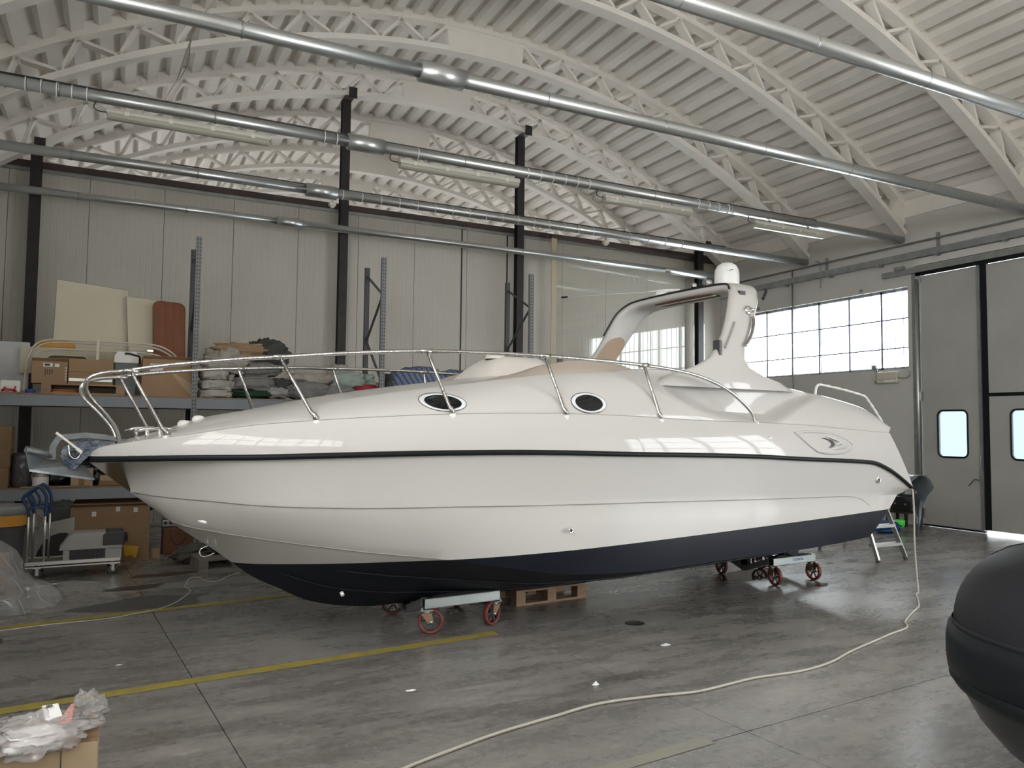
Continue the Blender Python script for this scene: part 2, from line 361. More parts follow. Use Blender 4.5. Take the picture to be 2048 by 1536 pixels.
def smooth_path(pts, n=6):
    P = [Vector(p) for p in pts]; out = []
    for i in range(len(P) - 1):
        p0 = P[max(i - 1, 0)]; p1 = P[i]; p2 = P[i + 1]; p3 = P[min(i + 2, len(P) - 1)]
        for k in range(n):
            t = k / n
            out.append(0.5 * ((2 * p1) + (p2 - p0) * t + (2 * p0 - 5 * p1 + 4 * p2 - p3) * t * t + (3 * p1 - p0 - 3 * p2 + p3) * t ** 3))
    out.append(P[-1])
    return out
def sstep(a, b, x):
    t = min(max((x - a) / (b - a), 0), 1); return t * t * (3 - 2 * t)
def text_mesh(txt, size, depth=0.001):
    cu = bpy.data.curves.new('lettering', 'FONT'); cu.body = txt; cu.size = size; cu.extrude = depth; cu.align_x = 'CENTER'; cu.align_y = 'CENTER'
    t = bpy.data.objects.new('lettering', cu); C.objects.link(t)
    bpy.context.view_layer.update()
    me = bpy.data.meshes.new_from_object(t.evaluated_get(bpy.context.evaluated_depsgraph_get()))
    bpy.data.objects.remove(t); bpy.data.curves.remove(cu)
    return me
def copy_thing(o, parent=None):
    c = o.copy(); C.objects.link(c); c.parent = parent
    for ch in o.children: copy_thing(ch, c)
    return c

# ================================================================== SETTING
XL, XR, YF, YB, YE = -2.0, 12.7, -6.0, 14.15, 27.2
# ---- floor: sub-base with single concrete slabs, joints open between them
floor = struct(holder('floor'))
MB().box(XL - 0.3, XR + 2.5, YF - 0.3, YE + 0.3, -0.20, -0.05).build('sub_base', mat('joint_filler', (0.03, 0.028, 0.026), 0.9), floor)
th = math.radians(4.6); ex = Vector((math.cos(th), math.sin(th))); ey = Vector((-math.sin(th), math.cos(th))); org = Vector((7.83, 6.127)); PITCH = 2.46
def clip(poly, x0, x1, y0, y1):
    for ax, lim, sgn in ((0, x0, 1), (0, x1, -1), (1, y0, 1), (1, y1, -1)):
        out = []
        for i in range(len(poly)):
            p, q = poly[i], poly[(i + 1) % len(poly)]; dp = (p[ax] - lim) * sgn; dq = (q[ax] - lim) * sgn
            if dp >= 0: out.append(p)
            if dp * dq < 0: out.append(p + (q - p) * (dp / (dp - dq)))
        poly = out
        if len(poly) < 3: return []
    return poly
for i in range(-6, 4):
    for j in range(-6, 11):
        g = 0.0035
        a = org + ex * (i * PITCH + g) + ey * (j * PITCH + g); b = org + ex * ((i + 1) * PITCH - g) + ey * ((j + 1) * PITCH - g)
        q = [a, org + ex * ((i + 1) * PITCH - g) + ey * (j * PITCH + g), b, org + ex * (i * PITCH + g) + ey * ((j + 1) * PITCH - g)]
        q = clip(q, XL, XR + 0.25, YF, YE)
        if q:
            MB().prism([(p.x, p.y) for p in q], 'z', -0.06, 0.0).build('concrete_slab', M['floor'], floor)
MB().box(12.95, 15.2, 2.5, 9.4, -0.06, -0.005).build('outer_apron', mat('sunlit_concrete', (0.55, 0.54, 0.52), 0.8), floor)
def line_strip(pts, wd, z, name, m, parent):
    up = []; lo = []
    for i, p in enumerate(pts):
        p = Vector(p); t = (Vector(pts[min(i + 1, len(pts) - 1)]) - Vector(pts[max(i - 1, 0)])).normalized(); n = Vector((-t.y, t.x))
        j1 = 1 + 0.14 * noise.noise((p.x * 5, p.y * 5, 1)); j2 = 1 + 0.14 * noise.noise((p.x * 5, p.y * 5, 4))
        up.append(p + n * wd / 2 * j1); lo.append(p - n * wd / 2 * j2)
    mb = MB(); n = len(pts)
    top = [(p.x, p.y, z) for p in up + lo]
    mb.add(top, [(i, i + 1, n + i + 1, n + i) for i in range(n - 1)])
    return mb.build(name, m, parent)
def seg(a, b, n=14): return [Vector(a).lerp(Vector(b), i / n) for i in range(n + 1)]
line_strip(seg((-1.95, 7.30), (2.6, 7.89), 24), 0.11, 0.0025, 'painted_line', M['yellow_line'], floor)
line_strip(seg((-1.95, 5.18), (2.75, 5.68), 24), 0.115, 0.0025, 'painted_line', M['yellow_line'], floor)
line_strip(seg((1.6, 3.16), (2.85, 3.275), 12), 0.09, 0.0025, 'painted_line', mat('faded_yellow_paint', (0.25, 0.24, 0.19), 0.36, col2=(0.22, 0.21, 0.185), scale=5, world=True), floor)
def puddle(name, c, rx, ry, rot, seed, m=M['wet'], z=0.002, n=40):
    pts = []
    for k in range(n):
        a = 2 * PI * k / n; r = 1 + 0.45 * noise.noise((math.cos(a) * 1.5 + seed, math.sin(a) * 1.5, seed))
        x = rx * r * math.cos(a); y = ry * r * math.sin(a)
        pts.append((c[0] + x * math.cos(rot) - y * math.sin(rot), c[1] + x * math.sin(rot) + y * math.cos(rot), z))
    return MB().add(pts, [tuple(range(n))]).build(name, m, floor)
puddle('water_patch', (6.45, 6.75), 0.55, 0.22, 0.3, 2.0)
puddle('water_patch', (6.75, 5.98), 0.13, 0.05, 0.2, 5.0)
st = mat('oil_stain', (0.045, 0.04, 0.034), 0.35)
puddle('dark_stain', (0.20, 8.72), 0.30, 0.11, 0.2, 3.0, st)
puddle('dark_stain', (0.45, 9.35), 0.34, 0.10, 0.1, 8.0, mat('rust_stain', (0.06, 0.038, 0.02), 0.5))
puddle('dark_stain', (0.30, 7.95), 0.55, 0.26, 0.15, 6.0, mat('damp_stain', (0.085, 0.082, 0.078), 0.4))
puddle('dark_stain', (-0.22, 5.45), 0.12, 0.025, 0.4, 9.0, st)
mh = holder('manhole', floor, (3.955, 5.466, 0.0))
MB().lathe([(0.085, 0.0), (0.085, 0.004), (0.07, 0.004), (0.07, 0.002), (0.0, 0.002)], n=28).build('cover_plate', mat('cast_iron', (0.03, 0.026, 0.022), 0.6), mh)

# ---- right wall
wr = MB()
T0, T1 = XR, XR + 0.24
wy0, wy1, wz0, wz1 = 9.22, 13.66, 2.79, 4.29
dy0, dy1, dz1 = 3.0, 9.05, 4.5
wr.box(T0, T1, dy1, wy0, 0, 5.95); wr.box(T0, T1, wy0, wy1, 0, wz0); wr.box(T0, T1, wy0, wy1, wz1, 5.95); wr.box(T0, T1, wy1, 15.95, 0, 5.95); wr.box(T0, T1, 25.05, YE, 0, 5.95); wr.box(T0, T1, 15.95, 25.05, 0, 2.72); wr.box(T0, T1, 15.95, 25.05, 4.68, 5.95)
wr.box(T0, T1, dy0, dy1, dz1, 5.95); wr.box(T0, T1, 0.4, dy0, 0, 5.95); wr.box(T0, T1, YF, -5.6, 0, 5.95); wr.box(T0, T1, -5.6, 0.4, 4.6, 5.95)
wall_r = struct(wr.build('wall_right', M['wall_paint']))
wl = MB(); wl.box(XL - 0.24, XL, YF, YE, 0, 2.75); wl.box(XL - 0.24, XL, YF, YE, 5.26, 5.95); wl.box(XL - 0.24, XL, YF, -5.85, 2.75, 5.26); wl.box(XL - 0.24, XL, 4.25, 15.95, 2.75, 5.26); wl.box(XL - 0.24, XL, 25.05, YE, 2.75, 5.26)
wl.box(XL - 0.24, XL, -5.85, 4.25, 2.75, 3.34); wl.box(XL - 0.24, XL, 15.95, 25.05, 4.68, 5.26)
struct(wl.build('wall_left', M['wall_paint']))
struct(MB().box(XL, XR, YF - 0.24, YF, 0, 8.6).build('wall_front', M['white_concrete']))
struct(MB().box(XL, XR, YE, YE + 0.24, 0, 8.6).build('wall_rear', M['wall_paint']))
ts = struct(holder('window_2'))
for y in np.arange(-5.5, 0.5, 1.32): MB().box(XR - 0.26, XR - 0.18, y - 0.05, y + 0.05, 0.0, 4.6).build('mullion', M['darkgrey'], ts)
for z in (1.2, 2.4, 3.5): MB().box(XR - 0.26, XR - 0.18, -5.6, 0.4, z - 0.04, z + 0.04).build('transom_bar', M['darkgrey'], ts)

def added_window(n, xa, xb, xp, y0, y1, z0, z1):  # unseen windows added to frame the fill lamps
    t = struct(holder('window_%d' % n)); ys = np.linspace(y0, y1, int((y1 - y0) / 1.25) + 1)
    for y in ys: MB().box(xa, xb, y - 0.03, y + 0.03, z0, z1).build('mullion', M['darkgrey'], t)
    for z in (z0 + .03, (z0 + z1) / 2, z1 - .03): MB().box(xa, xb, y0, y1, z - 0.03, z + 0.03).build('transom_bar', M['darkgrey'], t)
    for a, b in zip(ys[:-1], ys[1:]): MB().box(xp, xp + .006, a + .03, b - .03, z0, z1).build('pane', M['frosted'], t)
added_window(3, XL - 0.06, XL - 0.01, XL - 0.2, -5.85, 4.25, 3.34, 5.26)
added_window(4, XL - 0.06, XL - 0.01, XL - 0.2, 15.95, 25.05, 2.75, 4.68)
added_window(5, XR + 0.01, XR + 0.06, XR + 0.19, 15.95, 25.05, 2.72, 4.68)

# ---- the window in view
win = struct(holder('window_1'))
fm = M['galv_dull']
MB().box(XR + 0.10, XR + 0.16, wy0, wy1, wz1 - 0.05, wz1).build('head_frame', fm, win)
MB().box(XR + 0.10, XR + 0.16, wy0, wy1, wz0, wz0 + 0.05).build('sill_frame', fm, win)
ms = [9.24, 9.84, 10.57, 11.31, 12.03, 12.75, 13.64]
for y in ms: MB().box(XR + 0.10, XR + 0.15, y - 0.02, y + 0.02, wz0, wz1).build('mullion', fm, win)
for a, b in zip(ms[:-1], ms[1:]): MB().box(XR + 0.122, XR + 0.126, a + 0.02, b - 0.02, wz0 + 0.05, wz1 - 0.05).build('pane', M['glass'], win)
gb = mat('blue_grey_bars', (0.12, 0.12, 0.20), 0.5)
for z in (3.18, 3.72): MB().box(XR + 0.015, XR + 0.030, wy0, wy1, z - 0.011, z + 0.011).build('grille_bar', gb, win)
for k in range(26):
    y = 9.33 + k * 0.17
    MB().box(XR + 0.018, XR + 0.027, y - 0.0045, y + 0.0045, wz0, wz1).build('grille_bar', gb, win)
for y in (10.2, 12.9): MB().box(XR - 0.03, XR, y - 0.03, y + 0.03, wz1 + 0.04, wz1 + 0.09).build('stay_bracket', M['galv_dull'], win)

# ---- sliding / folding doors of the right wall
def door(n, y0, y1, split, wins, hinge_y=None):
    d = struct(holder('door_%d' % n))
    g = 0.03
    pm = mat('grey_door_skin', (0.42, 0.42, 0.40), 0.5, var=0.14, scale=1.2, world=True)
    x0, x1 = XR + 0.03, XR + 0.09
    def leaf(za, zb, wy):
        mb = MB()
        if wy is None: mb.box(x0, x1, y0, y1, za, zb)
        else:
            a, b, c, e = wy
            mb.box(x0, x1, y0, a, za, zb); mb.box(x0, x1, b, y1, za, zb); mb.box(x0, x1, a, b, za, c); mb.box(x0, x1, a, b, e, zb)
        mb.build('door_leaf', pm, d)
        if wy is not None:
            a, b, c, e = wy
            rr = 0.09; pts = []
            for cy, cz, a0 in ((b - rr, e - rr, 0), (a + rr, e - rr, PI / 2), (a + rr, c + rr, PI), (b - rr, c + rr, 1.5 * PI)):
                for q in range(6): pts.append((x0 - 0.004, cy + rr * math.cos(a0 + q * PI / 10), cz + rr * math.sin(a0 + q * PI / 10)))
            MB().tube(pts, 0.016, 6, closed=True).build('rubber_gasket', M['rubber'], d)
            MB().prism([(p[1], p[2]) for p in pts], 'x', x0 + 0.004, x0 + 0.012).build('pane', M['frosted'], d)
            # corner fillers behind the rounded gasket
            fil = MB()
            for cy, cz, sy, sz in ((b, e, -1, -1), (a, e, 1, -1), (a, c, 1, 1), (b, c, -1, 1)):
                arc = [(cy + sy * rr - sy * rr * math.cos(q * PI / 10), cz + sz * rr - sz * rr * math.sin(q * PI / 10)) for q in range(6)]
                fil.prism([(cy, cz)] + arc, 'x', x0, x1)
            fil.build('corner_filler', pm, d)
    if split is None: leaf(0.035, 4.44, wins)
    else:
        leaf(0.05, split - 0.03, wins); leaf(split + 0.03, 4.44, None)
        MB().box(x0 + 0.01, x1, y0, y1, split - 0.03, split + 0.03).build('rubber_seal', M['rubber'], d)
    return d
d1 = door(1, 7.90, 9.00, None, (8.17, 8.70, 1.22, 2.02))
d2 = door(2, 6.45, 7.80, 2.27, (6.92, 7.46, 1.22, 2.02))
d3 = door(3, 5.0, 6.38, None, (5.4, 5.94, 1.22, 2.02))
d4 = door(4, 3.05, 4.93, None, None)
for z in (0.15, 2.20, 4.33):
    MB().box(XR - 0.02, XR + 0.03, 8.955, 9.05, z, z + 0.16).build('hinge', M['galv'], d1)
MB().box(XR + 0.02, XR + 0.09, 7.80, 7.90, 0.05, 4.46).build('rubber_seal', M['rubber'], d1)
MB().box(XR + 0.0, XR + 0.03, 7.905, 7.955, 0.03, 4.45).build('edge_profile', M['galv_dull'], d1)
MB().box(XR + 0.01, XR + 0.06, 7.9, 9.0, 0.004, 0.035).build('rubber_seal', M['rubber'], d1)
MB().tube(smooth_path([(XR + 0.02, 7.93, 1.30), (XR - 0.03, 7.93, 1.22), (XR - 0.02, 7.93, 1.05), (XR + 0.01, 7.93, 0.95)]), 0.011, 6).build('lock_lever', M['galv_dull'], d1)
MB().box(XR - 0.02, XR + 0.02, 7.91, 7.96, 0.78, 0.97).build('lock_case', M['galv_dull'], d1)
MB().tube([(XR - 0.01, 7.95, 0.86), (XR - 0.04, 8.03, 0.87), (XR - 0.02, 8.14, 0.76)], 0.008, 6).build('cord_end', M['darkgrey'], d1)
# frame post, track, lintel
p1 = struct(holder('trim_1'))
MB().cyl((XR - 0.035, 9.02, 0.02), (XR - 0.035, 9.02, 4.38), 0.026, 10).build('pivot_pipe', M['galv'], p1)
MB().box(XR - 0.012, XR + 0.001, 8.98, 9.13, 0, 4.5).build('post_plate', M['galv_dull'], p1)
p2 = struct(holder('trim_2'))
MB().box(XR - 0.06, XR + 0.0, 2.9, 9.7, 4.50, 4.60).build('track_rail', M['galv_dull'], p2)
MB().box(XR - 0.02, XR + 0.02, 2.9, 9.05, 4.44, 4.50).build('rubber_seal', M['rubber'], p2)
MB().box(XR - 0.10, XR, 9.25, 9.42, 4.60, 4.66).build('track_bracket', M['galv_dull'], p2)
p3 = struct(holder('trim_3'))
MB().box(XR - 0.09, XR, YF, 14.1, 4.76, 4.88).build('cable_channel', M['galv_dull'], p3)
for y in np.arange(7.4, 14, 1.15): MB().box(XR - 0.16, XR - 0.02, y - 0.02, y + 0.02, 4.72, 4.77).build('channel_bracket', M['galv_dull'], p3)
MB().cyl((XR - 0.05, YF, 5.05), (XR - 0.05, 13.9, 5.05), 0.018, 8).build('conduit', M['galv_dull'], p3)
for y in (8.6, 11.0): MB().box(XR - 0.03, XR, y - 0.03, y + 0.03, 4.90, 5.15).build('conduit_bracket', M['galv_dull'], p3)
MB().cyl((XR - 0.04, 11.88, 5.04), (XR - 0.04, 11.88, 1.2), 0.014, 8).build('drop_conduit', M['galv_dull'], p3)
MB().tube(smooth_path([(XR - 0.05, 11.25, 5.12), (XR - 0.05, 11.15, 5.08), (XR - 0.05, 11.13, 4.9), (XR - 0.05, 11.13, 4.55)]), 0.012, 6).build('drop_cable', M['galv_dull'], p3)
p4 = struct(MB().box(XR - 0.05, XR + 0.02, 3.0, 9.05, 4.62, 4.74).build('trim_4', M['wall_paint']))

# ---- back partition: single sandwich panels, dark columns, top rail
wb = struct(holder('wall_back'))
PW = 1.112; x = -2.0 + 0.324
edges = [XL] + [-1.68 + PW * k for k in range(0, 20) if -1.68 + PW * k < XR - 0.1] + [XR]
for a, b in zip(edges[:-1], edges[1:]):
    MB().box(a + 0.004, b - 0.004, YB, YB + 0.06, 0.0, 5.62).build('wall_panel', M['panel'], wb)
MB().box(XL, XR, YB + 0.05, YB + 0.09, 0, 5.6).build('backing', M['steel_black'], wb)
MB().box(XL, XR, YB - 0.02, YB + 0.10, 5.60, 5.66).build('flashing', M['galv_dull'], wb)
MB().box(XL, XR, YB - 0.05, YB + 0.10, 5.66, 5.76).build('top_rail', M['brown_steel'], wb)
for x in (5.99, 7.005): MB().box(x - 0.014, x + 0.014, YB - 0.006, YB + 0.01, 2.2 if x < 6.5 else 4.5, 5.6).build('open_joint', M['steel_black'], wb)
RC = 12.1; CX = 5.25; CZ = 7.83 - RC
def arc(R, X): return CZ + math.sqrt(max(R * R - (X - CX) ** 2, 0))
for x in (-1.30, 3.53, 7.16, 11.86):
    zt = arc(12.04, x)
    c = holder('steel_column', wb, (x, YB - 0.23, 0))
    mb = MB(); mb.box(-0.075, 0.075, -0.075, -0.062, 0, zt); mb.box(-0.075, 0.075, 0.062, 0.075, 0, zt); mb.box(-0.006, 0.006, -0.062, 0.062, 0, zt)
    mb.build('column_profile', M['steel_black'], c)
    MB().box(-0.02, 0.13, -0.28, -0.265, zt - 0.03, zt + 0.17).build('fixing_plate', M['steel_black'], c)
    MB().box(-0.09, 0.09, -0.28, 0.08, zt - 0.012, zt).build('cap_plate', M['brown_steel'], c)

# ---- roof: sheets per bay, concrete trusses
ceil = struct(holder('ceiling'))
TY = [4.88 - 2.22 * k for k in range(5, 0, -1)] + [4.88, 7.08, 9.31, 11.54, 13.78, 16.0, 18.2, 20.4, 22.6, 24.8]
def sheet(y0, y1):
    prof = []; s = -8.05
    while s < 8.05:
        for ds, R in ((0.0, 12.56), (0.165, 12.56), (0.195, 12.665), (0.325, 12.665)): prof.append((s + ds, R))
        s += 0.355
    rows = [[], []]
    for s, R in prof:
        t = s / 12.6; X = CX + R * math.sin(t); Z = CZ + R * math.cos(t)
        rows[0].append((X, y0, Z)); rows[1].append((X, y1, Z))
    return MB().grid(rows, smooth=False).build('roof_sheet', M['roof'], ceil)
yy = [YF - 0.2] + TY + [YE + 0.2]
for a, b in zip(yy[:-1], yy[1:]): sheet(a, b)
# weather skin above the sheets
rows = [[(CX + 12.9 * math.sin(t), y, CZ + 12.9 * math.cos(t)) for t in np.linspace(-0.66, 0.66, 40)] for y in (YF - 0.3, YE + 0.3)]
MB().grid(rows).build('roof_skin', M['roof'], ceil)
MB().box(XL - 0.24, XL + 0.05, YF, YE, 5.5, 6.4).build('eaves_beam', M['white_concrete'], ceil)
MB().box(XR - 0.02, XR + 0.24, YF, YE, 5.55, 6.4).build('eaves_beam', M['white_concrete'], ceil)

def arc_solid(R0, R1, t0, t1, hy, n):
    mb = MB(); rows = []
    for k in range(n + 1):
        t = t0 + (t1 - t0) * k / n; s_, c_ = math.sin(t), math.cos(t)
        rows.append([(CX + R1 * s_, -hy, CZ + R1 * c_), (CX + R1 * s_, hy, CZ + R1 * c_), (CX + R0 * s_, hy, CZ + R0 * c_), (CX + R0 * s_, -hy, CZ + R0 * c_)])
    mb.grid(rows, smooth=False, closed=True)
    mb.add(rows[0], [(0, 1, 2, 3)]); mb.add(rows[-1], [(3, 2, 1, 0)])
    return mb
tm = M['white_concrete']
TM = math.asin((XR - CX + 0.02) / 12.1)
up_me = arc_solid(12.485, 12.66, -TM - 0.01, TM - 0.02, 0.09, 60); lo_me = arc_solid(12.06, 12.145, -TM, TM, 0.10, 60)
blk = arc_solid(12.12, 12.5, -0.056, 0.056, 0.065, 6)
endb = [arc_solid(12.1, 12.55, TM - 0.045, TM - 0.012, 0.07, 3), arc_solid(12.1, 12.55, -TM + 0.0, -TM + 0.045, 0.07, 3)]
def mesh_of(mb, name):
    o = mb.build(name, tm); me = o.data; bpy.data.objects.remove(o); return me
me_up, me_lo, me_blk = mesh_of(up_me, 'upper_chord'), mesh_of(lo_me, 'lower_chord'), mesh_of(blk, 'crown_block')
me_end = [mesh_of(e, 'end_block') for e in endb]
# one brace along x, one metre long, with flared feet
bpoly = [(-0.02, -0.075), (0.03, -0.045), (0.10, -0.021), (0.90, -0.021), (0.97, -0.045), (1.02, -0.075), (1.02, 0.075), (0.97, 0.045), (0.90, 0.021), (0.10, 0.021), (0.03, 0.045), (-0.02, 0.075)]
me_br = mesh_of(MB().prism(bpoly, 'y', -0.075, 0.075), 'brace')
def truss(y, label, group=None):
    t = thing('roof_truss', label, 'truss', (0, y, 0), group=group)
    link('upper_chord', me_up, t); link('lower_chord', me_lo, t); link('crown_block', me_blk, t)
    for e in me_end: link('end_block', e, t)
    def P(R, s): a = s / 12.3; return Vector((CX + R * math.sin(a), 0, CZ + R * math.cos(a)))
    for sg in (1, -1):
        s = 0.70
        while s + 0.38 < TM * 12.3 - 0.45:
            for a, b in ((P(12.47, sg * s), P(12.15, sg * (s + 0.385))), (P(12.15, sg * (s + 0.385)), P(12.47, sg * (s + 0.77)))):
                if abs(b.x - CX) > XR - CX - 0.25: continue
                o = link('brace', me_br, t, a); d = b - a
                o.rotation_euler = (0, -math.atan2(d.z, d.x), 0); o.scale = (d.length, 1, 1)
            s += 0.77
    return t
TL = {4.88: 'white arched concrete roof truss nearest the camera, cut off by the picture top', 7.08: 'white arched roof truss meeting the right wall above the large grey doors',
      9.31: 'white arched roof truss meeting the wall above the door hinge post, lamps hang below it', 11.54: 'white arched roof truss meeting the wall above the barred window',
      13.78: 'white arched roof truss that the black column tops are bolted to', 16.0: 'first white roof truss seen beyond the partition wall', 18.2: 'second white roof truss beyond the partition wall',
      20.4: 'third white roof truss beyond the partition wall', 22.6: 'fourth white roof truss beyond the partition wall', 24.8: 'farthest white roof truss, fifth beyond the partition wall'}
for y in TL: truss(y, TL[y], 'arched roof trusses')

# ---- galvanised tie tubes
def tie(y, dia, xc, ls, label):
    t = thing('tie_tube', label, 'pipe', (0, y, 5.16), group='galvanised tie tubes')
    r = dia / 2
    MB().cyl((XL, 0, 0), (xc, 0, 0), r * 0.93, 20).build('tube', M['galv'], t)
    MB().cyl((xc, 0, 0), (XR, 0, 0), r, 20).build('tube', M['galv'], t)
    if ls > 0:
        MB().tube([(xc - ls / 2, 0, 0), (xc - ls / 2, 0, 0), (xc + ls / 2, 0, 0)], [r * 0.95, r * 1.42, r * 1.42], 22).build('sleeve', M['galv'], t)
    for k in range(9):
        xx = XL + 1.3 + k * 1.55
        if abs(xx - xc) > 0.4: MB().lathe([(r * 1.012, -0.008), (r * 1.03, 0), (r * 1.012, 0.008)], n=20, mtx=Matrix.Translation((xx, 0, 0)) @ Matrix.Rotation(PI / 2, 4, 'Y')).build('seam_band', M['galv_dull'], t)
    return t
tie(4.88, 0.150, 2.7, 0.5, 'galvanised tie tube crossing the top right corner')
tie(7.08, 0.150, 2.75, 0.46, 'thick galvanised tie tube with sleeve, running under the truss above the grey doors')
tie(9.31, 0.138, 2.62, 0.46, 'galvanised tie tube with white cable ties, carrying the four strip lamps')
tie(11.54, 0.140, 2.58, 0.46, 'galvanised tie tube with cable ties, second in front of the partition wall')
t5 = tie(13.60, 0.125, 2.5, 0.42, 'plain galvanised tie tube just in front of the partition columns')
MB().tube([(10.6, 0, 0.0), (10.75, 0, 0), (11.75, 0, -0.01), (11.8, 0, -0.01)], [0.06, 0.085, 0.10, 0.07], 18).build('end_sleeve', M['galv'], t5)
wt = M['white_plastic']
for y, xs, r in ((9.31, [-1.0, -0.86, -0.72, -0.58, -0.44, 2.1, 2.25, 2.4, 3.3, 4.9, 5.1, 5.3, 5.5, 5.7, 5.9, 7.9, 8.1, 8.3, 8.5], 0.070), (11.54, [2.9, 3.2, 3.5, 3.8, 4.1, 4.4, 4.7, 5.0, 5.3, 5.6, 5.9, 6.2, 6.5, 6.8, 7.1, 7.4, 8.2, 8.6, 9.0, 9.4], 0.071)):
    par = [o for o in C.objects if o.name.startswith('tie_tube') and abs(o.location.y - y) < 0.01][0]
    for xx in xs: MB().lathe([(r, -0.006), (r + 0.004, -0.004), (r + 0.004, 0.004), (r, 0.006)], n=16, mtx=Matrix.Translation((xx, 0, 0)) @ Matrix.Rotation(PI / 2, 4, 'Y')).build('cable_tie', wt, par)
    MB().tube([(xs[0] - 0.3, 0.0, r + 0.008), (0.5, 0, r + 0.012), (3, 0, r + 0.008), (7, 0, r + 0.012), (10.5, 0, r + 0.008)], 0.010, 6).build('cable', M['darkgrey'], par)
# sensors clamped to the third tube
for x, lb in ((2.75, 'small cream sensor box clamped under the tie tube beside its sleeve'), (7.69, 'small cream sensor box clamped under the tie tube above the clear sheet')):
    s_ = thing('sensor_box', lb, 'sensor', (x, 11.54, 5.02))
    MB().box(-0.05, 0.05, -0.045, 0.045, -0.06, 0.0).build('body', M['cream_tube'], s_, bevel=0.008)
    MB().lathe([(0.0, -0.085), (0.03, -0.08), (0.04, -0.06)], n=12).build('lens', M['white_plastic'], s_)
    MB().box(-0.01, 0.01, -0.01, 0.01, 0.0, 0.07).build('clamp', M['galv_dull'], s_)

# ---- strip lamps under the second tube
def lamp(x0, x1, label):
    t = thing('strip_lamp', label, 'lamp', ((x0 + x1) / 2, 9.29, 5.0), group='strip lamps under the tie tube'); h = (x1 - x0) / 2
    MB().prism([(-0.055, -0.015), (0.055, -0.015), (0.06, 0.01), (0.04, 0.045), (-0.04, 0.045), (-0.06, 0.01)], 'x', -h, h).build('housing', mat('lamp_housing', (0.50, 0.49, 0.44), 0.5), t, bevel=0.006)
    prof = [(-0.058, -0.012), (-0.05, -0.055), (-0.03, -0.075), (0.03, -0.075), (0.05, -0.055), (0.058, -0.012)]
    MB().prism(prof, 'x', -h + 0.01, h - 0.01).build('diffuser', M['diffuser'], t, bevel=0.006)
    for y in (-0.022, 0.022): MB().cyl((-h + 0.06, y, -0.035), (h - 0.06, y, -0.035), 0.012, 8).build('lamp_tube', M['tube_white'], t)
    for k in range(4):
        for sg in (-1, 1):
            xx = -h + 0.2 + k * (2 * h - 0.4) / 3
            MB().box(xx - 0.022, xx + 0.022, sg * 0.058 - 0.006, sg * 0.058 + 0.006, -0.03, 0.02).build('clip', M['cream_tube'], t)
    for xx in (-h + 0.35, h - 0.35): MB().box(xx - 0.012, xx + 0.012, -0.012, 0.012, 0.045, 0.089).build('hanger', M['galv_dull'], t)
    MB().tube(smooth_path([(-h, 0, 0.0), (-h - 0.07, 0, 0.0), (-h - 0.12, 0, 0.03), (-h - 0.10, 0, 0.10)]), 0.006, 6).build('feed_cable', M['black'], t)
lamp(-0.25, 1.46, 'grey strip lamp hanging left of the tube sleeve, first from the left')
lamp(3.05, 4.76, 'grey strip lamp hanging just left of the black column, second from the left')
lamp(6.15, 7.75, 'grey strip lamp in the middle of the tie tube, third from the left')
lamp(9.05, 10.63, 'pale strip lamp nearest the right wall, last of the four')

# ---- clear sheet over the right part of the partition
sh = thing('clear_wall_sheet', 'large clear glossy plastic sheet hanging on the partition wall, mirroring the window', 'plastic sheet', (7.85, YB - 0.365, 0), math.radians(4.2))
MB().add([(0.12, 0, .9), (4.75, 0, .9), (4.75, 0, 5.6), (0.12, 0, 5.6)], [(0, 1, 2, 3)]).build('sheet', M['pvc'], sh)
MB().box(0.0, 0.13, -0.006, 0.006, 0.9, 5.62).build('edge_tape', mat('yellowed_tape', (0.50, 0.43, 0.30), 0.5), sh)
MB().box(0.0, 4.75, -0.012, 0.05, 5.58, 5.66).build('fixing_batten', M['brown_steel'], sh)

# ================================================================== THE MOTOR CRUISER (local axes: u aft from the bow, v to starboard, z up)
boat = thing('motor_cruiser', 'large white motor cruiser with black bottom paint standing on two red wheeled dollies', 'boat', (-0.192, 6.10, 0), math.radians(4.3))
def part(mb, name, m, parent=boat, **k): return mb.build(name, m, parent, **k)
bR = pchip([0, .03, .1, .3, .6, 1.13, 2.07, 3.05, 4, 5, 6, 7, 7.7], [0, .12, .22, .42, .62, .86, 1.16, 1.28, 1.32, 1.32, 1.31, 1.28, 1.245])
zR = pchip([0, .23, .57, .92, 1.31, 1.72, 2.16, 2.66, 3.1, 3.72, 4.42, 5.2, 5.75, 6.43, 6.9, 7.17, 7.46, 7.63], [1.40, 1.412, 1.424, 1.43, 1.442, 1.455, 1.464, 1.467, 1.462, 1.447, 1.434, 1.413, 1.387, 1.36, 1.335, 1.265, 1.139, 1.047])
# --- hull lines: (u0, u1, v(u), z(u))
top_v = pchip([.195, .30, .5, .75, 1.13, 2.07, 3.05, 4, 5, 6, 7.65], [0, .27, .50, .68, .845, 1.148, 1.268, 1.308, 1.308, 1.298, 1.238])
kn_v = pchip([.272, .4, .6, .95, 1.35, 1.77, 2.22, 2.73, 3.8, 5.3, 6.5, 7.5], [0, .19, .40, .64, .81, .945, 1.06, 1.12, 1.19, 1.197, 1.178, 1.15])
kn_z = pchip([.272, .47, .74, .95, 1.35, 1.77, 2.22, 2.73, 3.8, 5.3, 6.5, 7.6], [1.164, 1.144, 1.126, 1.105, 1.084, 1.074, 1.073, 1.064, 1.048, 1.02, 1.0, .98])
ch_v = pchip([.44, .57, .77, .99, 1.46, 1.8, 2.2, 2.8, 3.5, 4.5, 6, 7.05], [0, .17, .33, .45, .645, .765, .88, 1.02, 1.115, 1.15, 1.15, 1.125])
